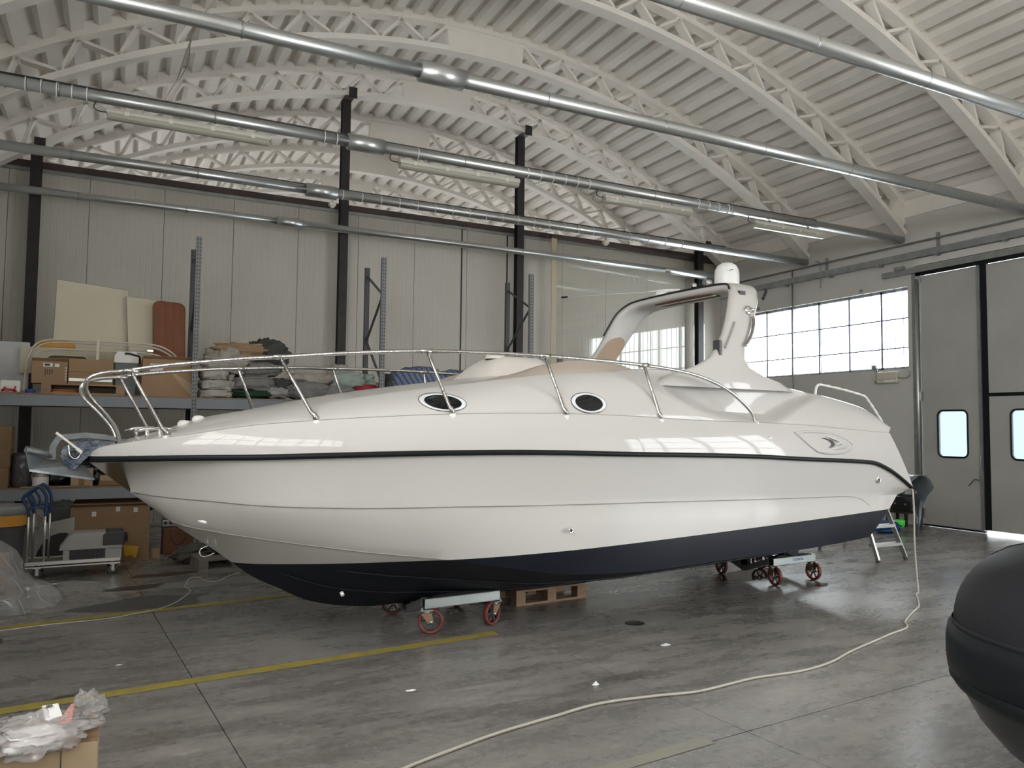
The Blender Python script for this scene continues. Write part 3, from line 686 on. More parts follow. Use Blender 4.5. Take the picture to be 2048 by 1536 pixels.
ch_z = pchip([.44, .57, .77, .99, 1.46, 1.8, 2.2, 2.8, 3.3, 4.1, 4.5, 5.35, 6.4, 7.05], [1.03, .945, .90, .86, .785, .735, .685, .585, .505, .475, .485, .505, .53, .562])
ke_z = pchip([.44, .585, .703, .813, .994, 1.132, 1.322, 1.555, 1.848, 2.156, 3.0, 4.0, 5.5, 6.95], [1.03, .909, .822, .746, .603, .498, .397, .278, .205, .172, .178, .205, .26, .32])
NS = 90
def hull_row(i):
    f = (i / NS) ** 1.35
    def at(u0, u1): return u0 + (u1 - u0) * f
    uk = at(.44, 6.95); uc = at(.44, 7.05); un = at(.272, 7.50); ut = at(.195, 7.64)
    K = Vector((uk, -0.004, ke_z(uk))); Ch = Vector((uc, -ch_v(uc), ch_z(uc))); Kn = Vector((un, -kn_v(un), kn_z(un))); T = Vector((ut, -top_v(ut), zR(ut)))
    pts = []
    for q in range(7):
        t = q / 6; p = K.lerp(Ch, t); p.z += 0.05 * min(1, f * 3) * -4 * t * (1 - t) * 0.55; pts.append(p)
    pts[-1] = Ch
    for q in range(1, 6):
        t = q / 5; p = Ch.lerp(Kn, t); p.y -= 0.018 * 4 * t * (1 - t); pts.append(p)
    for q in range(1, 8):
        t = q / 7; p = Kn.lerp(T, t); p.y += 0.012 * 4 * t * (1 - t) * (1 - f); pts.append(p)
    return pts
rows = [hull_row(i) for i in range(NS + 1)]
hm = MB(); hm.grid(rows); hm.grid([[Vector((p.x, -p.y, p.z)) for p in r] for r in rows])
last = rows[-1]; n_ = len(last)
tr = [p for p in last] + [Vector((p.x, -p.y, p.z)) for p in last]
hm.add(tr, [(k, k + 1, n_ + k + 1, n_ + k) for k in range(n_ - 1)], False)
tmp = hm.build('hull', M['hullgel'])
def half(keep_up, name, m):
    bm = bmesh.new(); bm.from_mesh(tmp.data)
    nrm = Vector((-0.0344, 0, 1)).normalized(); co = Vector((0, 0, 0.585))
    bmesh.ops.bisect_plane(bm, geom=bm.verts[:] + bm.edges[:] + bm.faces[:], plane_co=co, plane_no=nrm, clear_inner=keep_up, clear_outer=not keep_up)
    me = bpy.data.meshes.new(name); bm.to_mesh(me); bm.free(); me.materials.clear(); me.materials.append(m)
    for p in me.polygons: p.use_smooth = p.normal.x < 0.75 or abs(p.normal.z) > 0.8
    ob = link(name, me, boat)
    return ob
hull = half(True, 'hull_topsides', M['hullgel']); bottom = half(False, 'hull_bottom', M['antifoul'])
bottom['label'] = 'black antifouling paint below the waterline'
bpy.data.objects.remove(tmp)
for ob in (hull, bottom):
    es = ob.modifiers.new('crease', 'EDGE_SPLIT'); es.split_angle = math.radians(24)
# spray strakes on the bottom, near and far
for fr in (0.36, 0.68):
    for sg in (1, -1):
        pts = []
        for i in range(16, NS - 6, 3):
            r = rows[i]; k = fr * 6; p = r[int(k)].lerp(r[int(k) + 1], k - int(k))
            if p.z > .565 + .0344 * p.x: continue
            pts.append((p.x, p.y * sg, p.z - 0.002))
        part(MB().tube(pts, [0.003] + [0.010] * (len(pts) - 2) + [0.004], 6), 'spray_strake', M['antifoul'])
# grey tubes standing in for shade along the fore chine step and topside moulding
for sg in (1, -1):
    pts = [(u, -sg * (ch_v(u) + 0.001), ch_z(u)) for u in np.linspace(.47, 2.25, 26)]
    part(MB().tube(pts, [0.002] + [0.0045] * (len(pts) - 2) + [0.002], 6), 'chine_shade_line', M['grey_line'])
    pts = [(u, -sg * (kn_v(u) + 0.002), kn_z(u)) for u in np.linspace(.29, 6.55, 60)]
    hook = [(6.73, 1.172, .988), (6.82, 1.171, .972), (6.90, 1.169, .945), (6.98, 1.168, .90), (7.05, 1.160, .86), (7.12, 1.15, .79), (7.155, 1.147, .73)]
    part(MB().tube(pts + [(u, -sg * v, z) for u, v, z in hook], 0.0042, 6), 'hull_shade_line', M['grey_line'])
# rubbing strake
for sg in (1, -1):
    us = [0.0, .01, .03, .06, .1, .16] + list(np.linspace(.25, 7.63, 90))
    rr = []
    for u in us:
        v = bR(u); z = zR(u); sec = []
        for k in range(10):
            a = 2 * PI * k / 10; sec.append((u, -sg * (v - 0.004 + 0.020 * math.cos(a)), z + 0.0205 * math.sin(a)))
        rr.append(sec)
    part(MB().grid(rr, closed=True), 'rubbing_strake', M['rubber'])
    part(MB().tube([(u, -sg * (bR(u) - 0.006), zR(u) + 0.024) for u in us], 0.006, 6), 'strake_bead', M['gel'])
# underside of the overhanging bow
ub = [0.0, .03, .06, .1, .15, .2, .3, .45, .7, 1.0]
part(MB().grid([[(u, -bR(u), zR(u) - 0.012) for u in ub], [(u, bR(u), zR(u) - 0.012) for u in ub]], smooth=False), 'bow_flange', M['gel_matt'])

# --- deck moulding
kz = pchip([0, .05, .2, .448, .531, .925, 1.321, 1.74, 2.2, 2.69, 3.15, 3.77, 4.42, 5.02, 5.86, 6.55, 7.26, 7.7], [1.425, 1.475, 1.515, 1.56, 1.574, 1.642, 1.682, 1.713, 1.738, 1.753, 1.759, 1.751, 1.728, 1.719, 1.703, 1.669, 1.636, 1.62])
kv = lambda u: bR(u) * 0.90 if u < .35 else bR(u) - 0.06 * min(1, .7 + u * .3)
sv = pchip([0, .2, .5, 1.08, 1.58, 2.1, 2.56, 3.14, 3.63, 4.0, 4.31, 4.9, 5.37, 5.95, 6.32, 6.77, 7.18, 7.47, 7.6], [.0, .15, .34, .53, .66, .78, .87, .97, 1.01, 1.01, 1.02, 1.03, 1.05, 1.06, 1.05, 1.037, 1.02, 1.0, .995])
sz = pchip([0, .05, .2, .5, 1.08, 1.58, 2.1, 2.56, 3.14, 3.63, 4.0, 4.31, 4.9, 5.37, 5.95, 6.32, 6.77, 7.18, 7.47, 7.6], [1.425, 1.475, 1.516, 1.595, 1.728, 1.835, 1.925, 1.99, 2.07, 2.11, 2.145, 2.165, 2.15, 2.115, 2.06, 2.012, 1.948, 1.874, 1.736, 1.638])
cz = pchip([0, .05, .216, .518, .713, 1.077, 1.578, 2.125, 2.559, 2.96, 3.3, 3.9], [1.43, 1.478, 1.520, 1.62, 1.69, 1.765, 1.873, 1.968, 2.03, 2.085, 2.12, 2.17])
def inset(u, q):
    uf = 5.05 - 1.25 * q ** 0.6; ua = 5.45 + .88 * q
    return 0.20 * (1 - .72 * q * q) * sstep(uf - .12, uf + .45, u) * (1 - sstep(ua - .07, ua + .13, u)) * min(1, q * 5)
def side_pt(u, q, sg=1):
    """deck side between knuckle (q=0) and shoulder (q=1)"""
    a, b = kv(u), sv(u); z0, z1 = kz(u), sz(u)
    a -= 0.011 * min(1, max(0, u - .2) * 3); v = a + (b - a) * q ** 1.55 - inset(u, q); z = z0 + (z1 - z0) * (1 - (1 - q) ** 1.12)
    return Vector((u, -sg * v, z))
def side_at(u, z):
    lo, hi = 0.0, 1.0
    for _ in range(30):
        q = (lo + hi) / 2
        if side_pt(u, q).z < z: lo = q
        else: hi = q
    return side_pt(u, q)
US = [0, .015, .03, .06, .1, .15, .2, .28, .36] + list(np.linspace(.45, 5.2, 66)) + list(np.linspace(5.24, 6.6, 60)) + list(np.linspace(6.65, 7.60, 18))
def end_u(u, which):
    """the transom rakes: each line stops at its own station"""
    e = {'rub': 7.63, 'kn': 7.30, 'sh': 7.58}[which]
    return u if u < 6.6 else 6.6 + (u - 6.6) / (7.60 - 6.6) * (e - 6.6)
deck = MB()
for sg in (1, -1):
    g1 = []; g2 = []
    for u in US:
        ur, uk, us_ = end_u(u, 'rub'), end_u(u, 'kn'), end_u(u, 'sh')
        R_ = Vector((ur, -sg * bR(ur), zR(ur) + 0.018)); Kp = Vector((uk, -sg * kv(uk), kz(uk)))
        row = []
        for q in range(7):
            t = q / 6; p = R_.lerp(Kp, t); p.y -= sg * 0.014 * 4 * t * (1 - t) * min(1, u * 2); row.append(p)
        g1.append(row)
        row2 = [Kp]
        for q in range(0, 25):
            qq = q / 24; a = side_pt(uk + (us_ - uk) * qq, qq, sg); row2.append(a)
        g2.append(row2)
    deck.grid(g1); deck.grid(g2)
dk = part(deck, 'deck_sides', M['gel'])
dk.modifiers.new('crease', 'EDGE_SPLIT').split_angle = math.radians(28)
fd = MB(); fr_ = []
for u in [x for x in US if x <= 3.86]:
    s_ = sv(u); z0 = sz(u); z1 = max(cz(u), z0); row = []
    for k in range(-12, 13):
        t = k / 12; row.append((u, s_ * t, z0 + (z1 - z0) * (1 - t * t)))
    fr_.append(row)
fd.grid(fr_); part(fd, 'foredeck', M['gel'])
# coamings, cockpit well
cp = MB()
for sg in (1, -1):
    rr = []
    for u in np.linspace(3.84, 7.58, 60):
        o = sv(u) - inset(u, 1.0); z = sz(u)
        rr.append([(u, -sg * o, z), (u, -sg * (o - .02), z + .012), (u, -sg * (o - .13), z + .012), (u, -sg * (o - .155), z - .005), (u, -sg * (o - .17), 1.6 if z > 1.62 else z - .02), (u, -sg * (o - .19), 1.2)])
    cp.grid(rr)
part(cp, 'coaming', M['gel'])
part(MB().box(3.84, 7.5, -.95, .95, 1.18, 1.20), 'cockpit_sole', M['gel_matt'])
part(MB().box(3.82, 3.86, -.95, .95, 1.18, 2.10), 'helm_bulkhead', M['gel_matt'])
part(MB().box(5.9, 6.5, -.8, .8, 1.2, 1.62), 'aft_seat', M['gel_matt'], bevel=.04)
# transom
R_ = [Vector((7.62, -bR(7.62), zR(7.62))), Vector((end_u(7.6, 'kn'), -kv(7.3), kz(7.3))), Vector((7.57, -sv(7.57), sz(7.57)))]
tb = MB(); tb.add([R_[0], R_[1], R_[2], (7.57, .99, 1.62), (end_u(7.6, 'kn'), kv(7.3), kz(7.3)), (7.62, bR(7.62), zR(7.62))], [(0, 1, 2), (0, 2, 3, 5), (3, 4, 5)])
part(tb, 'transom', M['gel'])
# bathing platform with black edge
pl = [(7.56, -1.2), (7.64, -1.225), (7.86, -1.12), (8.02, -.9), (8.12, -.5), (8.15, 0), (8.12, .5), (8.02, .9), (7.86, 1.12), (7.64, 1.225), (7.56, 1.2)]
part(MB().prism(pl, 'z', .985, 1.03), 'bathing_platform', M['darkgrey'])
part(MB().tube([(x, y, 1.0) for x, y in smooth_path([(p[0], p[1], 0) for p in pl[1:-1]], 5) and [(q.x, q.y) for q in smooth_path([(p[0], p[1], 0) for p in pl[1:-1]], 5)]], 0.028, 8), 'platform_edge', M['rubber'])

# --- helm cowl and dash moulding
cw = MB(); rr = []
ctop = pchip([2.93, 3.0, 3.08, 3.15, 3.22, 3.35, 3.62, 3.70], [2.075, 2.14, 2.21, 2.255, 2.285, 2.30, 2.30, 2.18])
for u in np.linspace(2.93, 3.70, 26):
    row = []
    for k in range(-10, 11):
        t = k / 10; row.append((u, .05 + .46 * t, 1.98 + (ctop(u) - 1.98) * (1 - abs(t) ** 3.2)))
    rr.append(row)
cw.grid(rr); part(cw, 'helm_cowl', M['gel_matt'])
part(MB().lathe([(0.0, .035), (.05, .03), (.085, .012), (.10, -.02)], c=(3.22, -.02, 2.285), n=20), 'cowl_vent', M['gel_matt'])
part(MB().bar((3.70, -.36, 2.15), (3.70, -.36, 2.30), .05, .02), 'screen_bracket', M['black'])
zt = pchip([2.7, 2.96, 3.25, 3.6, 3.95, 4.15, 4.25], [2.02, 2.075, 2.165, 2.215, 2.20, 2.165, 2.15])
for sg in (1, -1):
    rr = []; dm = MB()
    for u in np.linspace(2.72, 4.22, 30):
        o = sv(u) - inset(u, 1.0)
        rr.append([(u, -sg * (o - .005), sz(u) - .004), (u, -sg * (o - .03), sz(u) + .25 * (zt(u) - sz(u))), (u, -sg * (o - .11), max(zt(u), sz(u) + .006)), (u, -sg * (o - .22), max(zt(u), sz(u) + .006) + .004), (u, -sg * (o - .34), sz(u) - .02)])
    dm.grid(rr); part(dm, 'dash_moulding', M['beige'])
part(MB().box(3.55, 3.9, -.72, .72, 2.0, 2.17), 'dashboard', M['gel_matt'], bevel=.03)

# --- radar arch
aw0 = pchip([2.0, 2.12, 2.18, 2.24, 2.31, 2.45, 2.70, 2.94, 3.06, 3.12], [4.15, 4.40, 4.60, 4.78, 4.92, 5.06, 5.21, 5.33, 5.44, 5.53])
aw1 = pchip([2.0, 2.10, 2.15, 2.21, 2.34, 2.60, 2.90, 3.04, 3.12], [6.05, 5.85, 5.64, 5.45, 5.36, 5.50, 5.69, 5.80, 5.95])
apath = [(-1.03, 2.02), (-1.02, 2.10), (-1.01, 2.16), (-1.0, 2.23), (-.99, 2.31), (-.975, 2.42), (-.955, 2.55), (-.93, 2.68), (-.90, 2.80), (-.865, 2.91), (-.82, 2.985), (-.75, 3.04), (-.65, 3.066), (-.45, 3.078), (-.2, 3.085), (0, 3.087)]
apath = apath + [(-v, z) for v, z in reversed(apath[:-1])]
ar = []
for i, (v, z) in enumerate(apath):
    p0 = Vector(apath[max(i - 1, 0)]); p1 = Vector(apath[min(i + 1, len(apath) - 1)]); t = (p1 - p0).normalized(); nv = Vector((-t.y, t.x))
    zz = z + 0.03 * (1 - abs(v)) if z > 3.0 else z
    u0, u1 = aw0(z), aw1(z); uc, hu = (u0 + u1) / 2, (u1 - u0) / 2; hn = 0.052
    sec = []
    for k in range(20):
        a = 2 * PI * k / 20; ca, sa = math.cos(a), math.sin(a)
        cu = math.copysign(abs(ca) ** .55, ca); cn = math.copysign(abs(sa) ** .7, sa)
        sec.append((uc + hu * cu, v + nv.x * hn * cn, z + nv.y * hn * cn))
    ar.append(sec)
part(MB().grid(ar, closed=True), 'radar_arch', M['gel'])
# black edge trim, tan inner panel, slots
def arch_edge(v0, v1, aft, off=0.0, n=24):
    out = []
    vs = [p for p in apath]
    for i, (v, z) in enumerate(vs):
        if v0 <= v <= v1 and z > 2.6: out.append(((aw1(z) + off) if aft else (aw0(z) - off), v, z + 0.03))
    return out
part(MB().tube(smooth_path(arch_edge(-.83, .94, False, .004), 4), 0.010, 6), 'edge_trim', M['black'])
part(MB().tube(smooth_path([(5.70, -.94, 2.93), (5.80, -.89, 3.02), (5.86, -.82, 3.06)], 4), 0.016, 6), 'edge_trim', M['black'])
part(MB().box(5.42, 5.50, -.90, -.84, 2.90, 2.99), 'edge_clip', M['black'])
tp = MB()
cen = [(.955 - .004, 2.36), (.935, 2.48), (.915, 2.60), (.89, 2.70)]
rowa = []
for t in np.linspace(0, 1, 28):
    z = 2.30 + .40 * t; v = np.interp(z, [2.23, 2.31, 2.42, 2.55, 2.68, 2.80], [1.0, .99, .975, .955, .93, .90]) - .057
    hw = .145 * (1 if t < .65 else math.sqrt(max(0.0, 1 - ((t - .65) / .35) ** 2)))
    uc = (aw0(z) + aw1(z)) / 2
    rowa.append([(uc - hw, v, z), (uc, v - .002, z), (uc + hw, v, z)])
tp.grid(rowa); part(tp, 'inner_panel', M['tan'])
part(MB().prism([(5.52, -.42), (5.60, -.46), (5.68, -.42), (5.68, .42), (5.60, .46), (5.52, .42)], 'z', 3.024, 3.034), 'lamp_recess', M['cabinet'])
part(MB().prism([(5.55, -.44), (5.58, -.44), (5.58, .44), (5.55, .44)], 'z', 3.016, 3.026), 'recess_lip', M['gel'])
part(MB().tube(smooth_path([(5.33, -1.045, 2.43), (5.41, -1.035, 2.52), (5.47, -1.018, 2.62), (5.50, -1.0, 2.70), (5.50, -.985, 2.74)], 5), [0.006] + [0.016] * 19 + [0.004], 8), 'side_slot', mat('chrome_trim_grey', (0.30, 0.29, 0.28), 0.25, 0.8))
part(MB().tube(smooth_path([(5.08, -1.03, 2.40), (5.16, -1.015, 2.52), (5.25, -.99, 2.66)], 5), 0.010, 6), 'arch_groove', M['grey_line'])
part(MB().box(5.00, 5.03, -1.04, -.96, 2.33, 2.47), 'hinge_catch', M['darkgrey'])
hn_ = holder('horn', boat, (5.47, -.955, 2.79))
MB().lathe([(.045, 0), (.05, .008), (.04, .02), (.02, .022)], n=20, mtx=Matrix.Rotation(PI / 2, 4, 'X')).build('flange', M['chrome_s'], hn_)
MB().lathe([(.018, 0.01), (.022, .06), (.014, .075), (0, .078)], n=16, mtx=Matrix.Rotation(PI / 2, 4, 'X')).build('nozzle', M['chrome_s'], hn_)
# radome, GPS, lights, aerial on the arch
rd = holder('radome', boat, (6.0, -.19, 3.14))
MB().lathe([(.0, 0), (.125, 0), (.132, .02), (.132, .19), (.124, .235), (.10, .28), (.056, .308), (0, .317)], n=36).build('dome_shell', M['white_plastic'], rd)
MB().lathe([(.133, .035), (.135, .038), (.133, .042)], n=36).build('dome_seam', M['grey_line'], rd)
MB().tube(smooth_path([(-.075, -.108, .20), (-.065, -.115, .212), (-.05, -.122, .216), (-.035, -.127, .212)]), .003, 5).build('dome_emblem', M['ink'], rd)
part(MB().lathe([(0, .05), (.05, .045), (.075, .02), (.08, 0), (.08, -.04)], c=(5.62, .42, 3.15), n=20), 'gps_antenna', M['white_plastic'])
al = holder('aerial', boat, (5.78, .30, 3.155))
MB().cyl((0, 0, -.03), (0, 0, .05), .018, 10).build('ratchet_mount', M['chrome_s'], al)
MB().tube([(0, 0, .05), (-.10, .12, .055), (-.22, .28, .05)], [.017, .016, .012], 8).build('ferrule', M['white_plastic'], al)
MB().tube([(-.22, .28, .05), (-.75, 1.15, .06)], [.004, .0025], 6).build('whip', M['white_plastic'], al)
MB().cyl((-.74, 1.13, .06), (-.78, 1.20, .06), .012, 8).build('whip_tip', M['black'], al)
nl = holder('steaming_light', boat, (5.72, .02, 3.16))
MB().cyl((0, 0, -.03), (0, 0, .035), .03, 12).build('light_base', M['black'], nl); MB().lathe([(.032, .035), (.034, .06), (.02, .075), (0, .077)], n=14).build('light_cap', M['chrome_s'], nl)
sl = holder('searchlight', boat, (5.66, -.24, 3.12))
MB().cyl((0, 0, -.03), (0, 0, .05), .02, 10).build('light_stem', M['white_plastic'], sl)
MB().cyl((-.045, 0, .075), (.035, 0, .075), .032, 14).build('light_barrel', M['galv'], sl)

# --- portholes, air intakes, fittings on the near and far side
def port(u, z, ru, rz, sg):
    h = holder('porthole', boat, (0, 0, 0))
    def P(k, f, off):
        a = 2 * PI * k / 36; uu = u + ru * f * math.cos(a); zz = z + rz * f * math.sin(a) ; p = side_at(uu, zz); p.y = sg * (p.y - off); return p
    MB().grid([[P(k, f, o) for k in range(36)] for f, o in ((1.0, 0.0), (.99, .010), (.93, .015), (.84, .014), (.80, .006))], closed=True).build('porthole_frame', mat('pale_blue_white_frame', (0.72, 0.76, 0.79), 0.25, coat=0.5), h)
    MB().grid([[P(k, f, .0065) for k in range(36)] for f in (.82, .4, .02)], closed=True).build('porthole_pane', M['glassblack'], h)
    MB().tube([P(k, 1.02, .001) for k in range(36)], .003, 5, closed=True).build('porthole_seal', M['darkgrey'], h)
for sg in (1, -1):
    port(2.206, 1.828, .160, .068, sg); port(3.395, 1.848, .158, .080, sg)
def low_side(u, z, off, sg):
    t = min(max((z - zR(u)) / (kz(u) - zR(u)), 0), 1); v = bR(u) + (kv(u) - bR(u)) * t + .014 * 4 * t * (1 - t) + off
    return Vector((u, -sg * v, z))
ol = [(5.716, 1.639), (5.85, 1.648), (5.961, 1.65), (6.12, 1.645), (6.282, 1.633), (6.40, 1.61), (6.49, 1.58), (6.56, 1.545), (6.573, 1.523), (6.54, 1.49), (6.406, 1.453), (6.30, 1.446), (6.193, 1.445), (6.10, 1.452), (6.009, 1.466), (5.90, 1.525), (5.80, 1.59)]
for sg in (1, -1):
    h = holder('air_intake', boat)
    MB().tube([low_side(u, z - .012, .004, sg) for u, z in ol], .013, 8, closed=True).build('intake_rim', M['gel'], h)
    cu_, cz_ = 6.12, 1.548
    MB().grid([[low_side(cu_ + (u - cu_) * f, cz_ + (z - .012 - cz_) * f, o, sg) for u, z in ol] for f, o in ((1, .005), (.8, .006), (.4, .004), (.02, .002))], closed=True).build('intake_dish', M['gel'], h)
    cr = [(6.06, 1.585), (6.16, 1.578), (6.25, 1.555), (6.285, 1.525), (6.25, 1.497), (6.17, 1.488), (6.22, 1.508), (6.235, 1.53), (6.20, 1.555), (6.13, 1.573)]
    MB().add([low_side(u, z, .0105, sg) for u, z in cr], [tuple(range(len(cr)))]).build('intake_slot', M['black'], h)
    blz = [(6.29, 1.60), (6.45, 1.575), (6.55, 1.525), (6.45, 1.475), (6.28, 1.462), (6.17, 1.478), (6.26, 1.49), (6.31, 1.53), (6.26, 1.57), (6.15, 1.595)]
    MB().grid([[low_side(6.38 + (u - 6.38) * f, 1.53 + (z - 1.53) * f, o, sg) for u, z in blz] for f, o in ((1, .006), (.85, .018), (.4, .024), (.02, .025))], closed=True).build('intake_cowl', M['gel'], h)
def fitting(u, v, z, r, name, m=M['chrome_s'], inner=M['black']):
    for sg in (1, -1):
        h = holder(name, boat, (u, -sg * v, z)); mx = Matrix.Rotation(sg * PI / 2, 4, 'X')
        MB().lathe([(r * .62, .003), (r * .7, .010), (r * .92, .009), (r, .0)], n=18, mtx=mx).build('flange', m, h)
        MB().lathe([(0, .004), (r * .66, .004)], n=18, mtx=mx).build('bore', inner, h)
fitting(7.08, 1.218, 1.155, .036, 'exhaust_outlet'); fitting(3.246, 1.178, .859, .021, 'drain_outlet'); fitting(5.363, 1.298, 1.573, .018, 'filler_cap', M['chrome_s'], M['white_plastic'])
part(MB().tube([(.645, -.515, .998), (.67, -.53, .993), (.695, -.545, .985)], [.004, .012, .009], 10), 'hull_outlet_cowl', M['white_plastic'])
part(MB().tube(smooth_path([(.80, -.02, .755), (.755, -.02, .735), (.745, -.02, .70), (.78, -.02, .675), (.85, -.02, .70)], 5), .0055, 6), 'towing_eye', M['chrome_s'])
part(MB().cyl((1.66, -.50, .42), (1.665, -.52, .40), .014, 8), 'log_transducer', M['white_plastic'])
part(MB().prism([(6.60, .345), (6.86, .37), (6.80, .27)], 'y', -.42, -.38), 'trim_fin', M['antifoul'])

# --- bow rail
rail = [(.178, .42, 1.993), (.411, .481, 2.037), (.867, .607, 2.097), (1.12, .677, 2.12), (1.434, .803, 2.150), (1.754, .932, 2.173), (2.065, 1.058, 2.187), (2.479, 1.085, 2.20), (3.034, 1.119, 2.204), (3.551, 1.141, 2.195), (3.997, 1.16, 2.178), (4.388, 1.173, 2.146), (4.673, 1.182, 2.095), (4.94, 1.191, 2.003), (5.154, 1.198, 1.874), (5.23, 1.215, 1.79), (5.25, 1.235, 1.72)]
leg = [(.183, .13, 1.515), (.172, .15, 1.57), (.14, .19, 1.636), (.07, .26, 1.724), (-.012, .325, 1.814), (-.038, .36, 1.86), (-.044, .39, 1.90), (-.026, .40, 1.938), (.037, .41, 1.97), (.10, .415, 1.983)]
for sg in (1, -1):
    h = holder('bow_rail', boat)
    MB().tube(smooth_path([(u, -sg * v, z) for u, v, z in leg + rail], 5), .0145, 10).build('rail_tube', M['chrome'], h)
    for (a, b) in (((.213, .43, 1.994), (.442, .45, 1.56)), ((1.12, .677, 2.12), (1.33, .862, 1.675)), ((2.065, 1.058, 2.187), (2.24, 1.125, 1.735)), ((3.034, 1.119, 2.204), (3.165, 1.225, 1.74)), ((3.997, 1.16, 2.178), (4.10, 1.255, 1.725))):
        A = Vector((a[0], -sg * a[1], a[2])); B = Vector((b[0], -sg * b[1], b[2]))
        k = A.lerp(B, .86); k2 = Vector((B.x - .012, B.y, B.z + .045))
        MB().tube([A, A.lerp(B, .5), k, k2, B], [.0125, .0125, .014, .019, .021], 10).build('stanchion', M['chrome'], h)
        MB().lathe([(0, .012), (.02, .01), (.028, 0), (.02, -.03), (0, -.05)], c=tuple(B), n=12).build('foot_wrap', M['white_plastic'], h)
        MB().tube([A + Vector((-.05, 0, -.004)), A, A + Vector((.05, 0, .002))], [.017, .020, .017], 10).build('rail_wrap', M['chrome'], h)
    MB().lathe([(0, .012), (.02, .01), (.026, 0), (.02, -.03), (0, -.05)], c=(5.252, -sg * 1.24, 1.715), n=12).build('foot_wrap', M['white_plastic'], h)
    us = [.36] + list(np.linspace(.45, 7.28, 70))
    MB().tube([(u, -sg * (kv(u) + .001), kz(u) + .002) for u in us], [.001] + [.0032] * 69 + [.001], 5).build('knuckle_shade_line', M['soft_line'], boat)  # thin grey tube stands in for the shade line at the knuckle
    # stern handrail wrapped in white foam
    h2 = holder('stern_rail', boat)
    sr = [(6.40, .99, 2.01), (6.41, .99, 2.07), (6.45, .985, 2.11), (6.52, .985, 2.115), (6.85, .98, 2.08), (7.20, .97, 2.03), (7.30, .965, 1.98), (7.45, .96, 1.85), (7.58, .97, 1.70), (7.58, .985, 1.64)]
    pts = smooth_path([(u, -sg * v, z) for u, v, z in sr], 6)
    MB().tube(pts, [.013 + .003 * math.sin(i * 2.3) for i in range(len(pts))], 10).build('rail_tube', mat('foam_wrapped_rail', (0.72, 0.72, 0.69), 0.4, bump=.5, bscale=30), h2)

# --- bow fittings: stem guard, roller, cleat, caps
sgd = MB(); sgd.add([(.015, 0, 1.375), (.20, -.035, 1.372), (.20, .035, 1.372), (.285, -.004, 1.155), (.285, .004, 1.155)], [(0, 1, 2), (0, 3, 1), (0, 2, 4), (0, 4, 3), (1, 3, 4, 2)])
part(sgd, 'stem_guard', mat('stem_guard_steel', (0.38, 0.36, 0.34), 0.06, 1.0))
br = holder('bow_roller', boat)
ck = [(-.155, 1.475), (-.10, 1.52), (.04, 1.53), (.22, 1.515), (.10, 1.455), (.0, 1.42), (-.03, 1.385), (-.075, 1.335), (-.10, 1.335), (-.14, 1.38), (-.165, 1.42)]
for sg in (1, -1): MB().prism([(a, b) for a, b in ck], 'y', -sg * .075, -sg * .067).build('cheek_plate', M['blue_film_steel'], br)
for y in (-.115, -.09):
    MB().bar((-.185, y, 1.575), (-.045, y, 1.455), .007, .014).build('lock_arm', M['chrome_s'], br)
MB().bar((-.195, -.1025, 1.582), (-.165, -.1025, 1.558), .034, .016).build('lock_arm_end', M['chrome_s'], br)
MB().bar((-.07, -.1025, 1.475), (-.04, -.1025, 1.45), .036, .02).build('lock_arm_end', M['chrome_s'], br)
MB().tube(smooth_path([(-.12, -.10, 1.50), (-.11, -.10, 1.43), (-.07, -.10, 1.405), (-.04, -.10, 1.45)], 4), .007, 6).build('lock_pin', M['chrome_s'], br)
MB().cyl((-.09, -.075, 1.43), (-.09, .075, 1.43), .03, 14).build('roller', M['rubber'], br)
for sg in (1, -1):
    h = holder('mooring_cleat', boat, (.37, -sg * .34, 1.555))
    MB().tube([(-.12, 0, .035), (-.06, 0, .055), (.06, 0, .062), (.14, 0, .055)], [.007, .012, .012, .007], 8).build('cleat_horn', M['chrome_s'], h)
    for x in (-.04, .04): MB().cyl((x, 0, -.03), (x, 0, .055), .011, 10).build('cleat_foot', M['chrome_s'], h)
for u, v in ((.60, -.08), (.70, -.06)): part(MB().lathe([(0, .022), (.03, .018), (.045, 0), (.045, -.04)], c=(u, v, cz(u) + .004), n=18), 'deck_cap', M['white_plastic'])

# --- anchor in the roller: a thing of its own
an = thing('plough_anchor', 'galvanised plough anchor stowed in the bow roller of the cruiser', 'anchor', (-0.192, 6.10, 0), math.radians(4.3))
sk = [(-.235, 1.40), (-.225, 1.50), (-.185, 1.565), (-.02, 1.582), (.10, 1.570), (.27, 1.525), (.27, 1.505), (.10, 1.535), (-.02, 1.545), (-.165, 1.53), (-.19, 1.48), (-.19, 1.40)]
MB().prism(sk, 'y', -.014, .014).build('shank', M['galv_anchor'], an)
tip = (.05, 0, 1.265); ridge = (-.25, 0, 1.395)
for sg in (1, -1):
    q = [(-.365, -sg * .19, 1.49), (-.335, -sg * .20, 1.345), tip, (-.02, 0, 1.36), ridge]
    up_ = [Vector(p) for p in q]; lo_ = [p + Vector((0, 0, -.014)) for p in up_]
    MB().add(up_ + lo_, [(0, 1, 4), (1, 3, 4), (1, 2, 3), (5, 9, 6), (6, 9, 8), (6, 8, 7), (0, 5, 6, 1), (1, 6, 7, 2), (0, 4, 9, 5)]).build('fluke', M['galv_anchor'], an)
MB().tube([(-.36, -.19, 1.47), (-.25, -.10, 1.44), (-.22, 0, 1.42), (-.25, .10, 1.44), (-.36, .19, 1.47)], .016, 8).build('heel_bar', M['galv_anchor'], an)

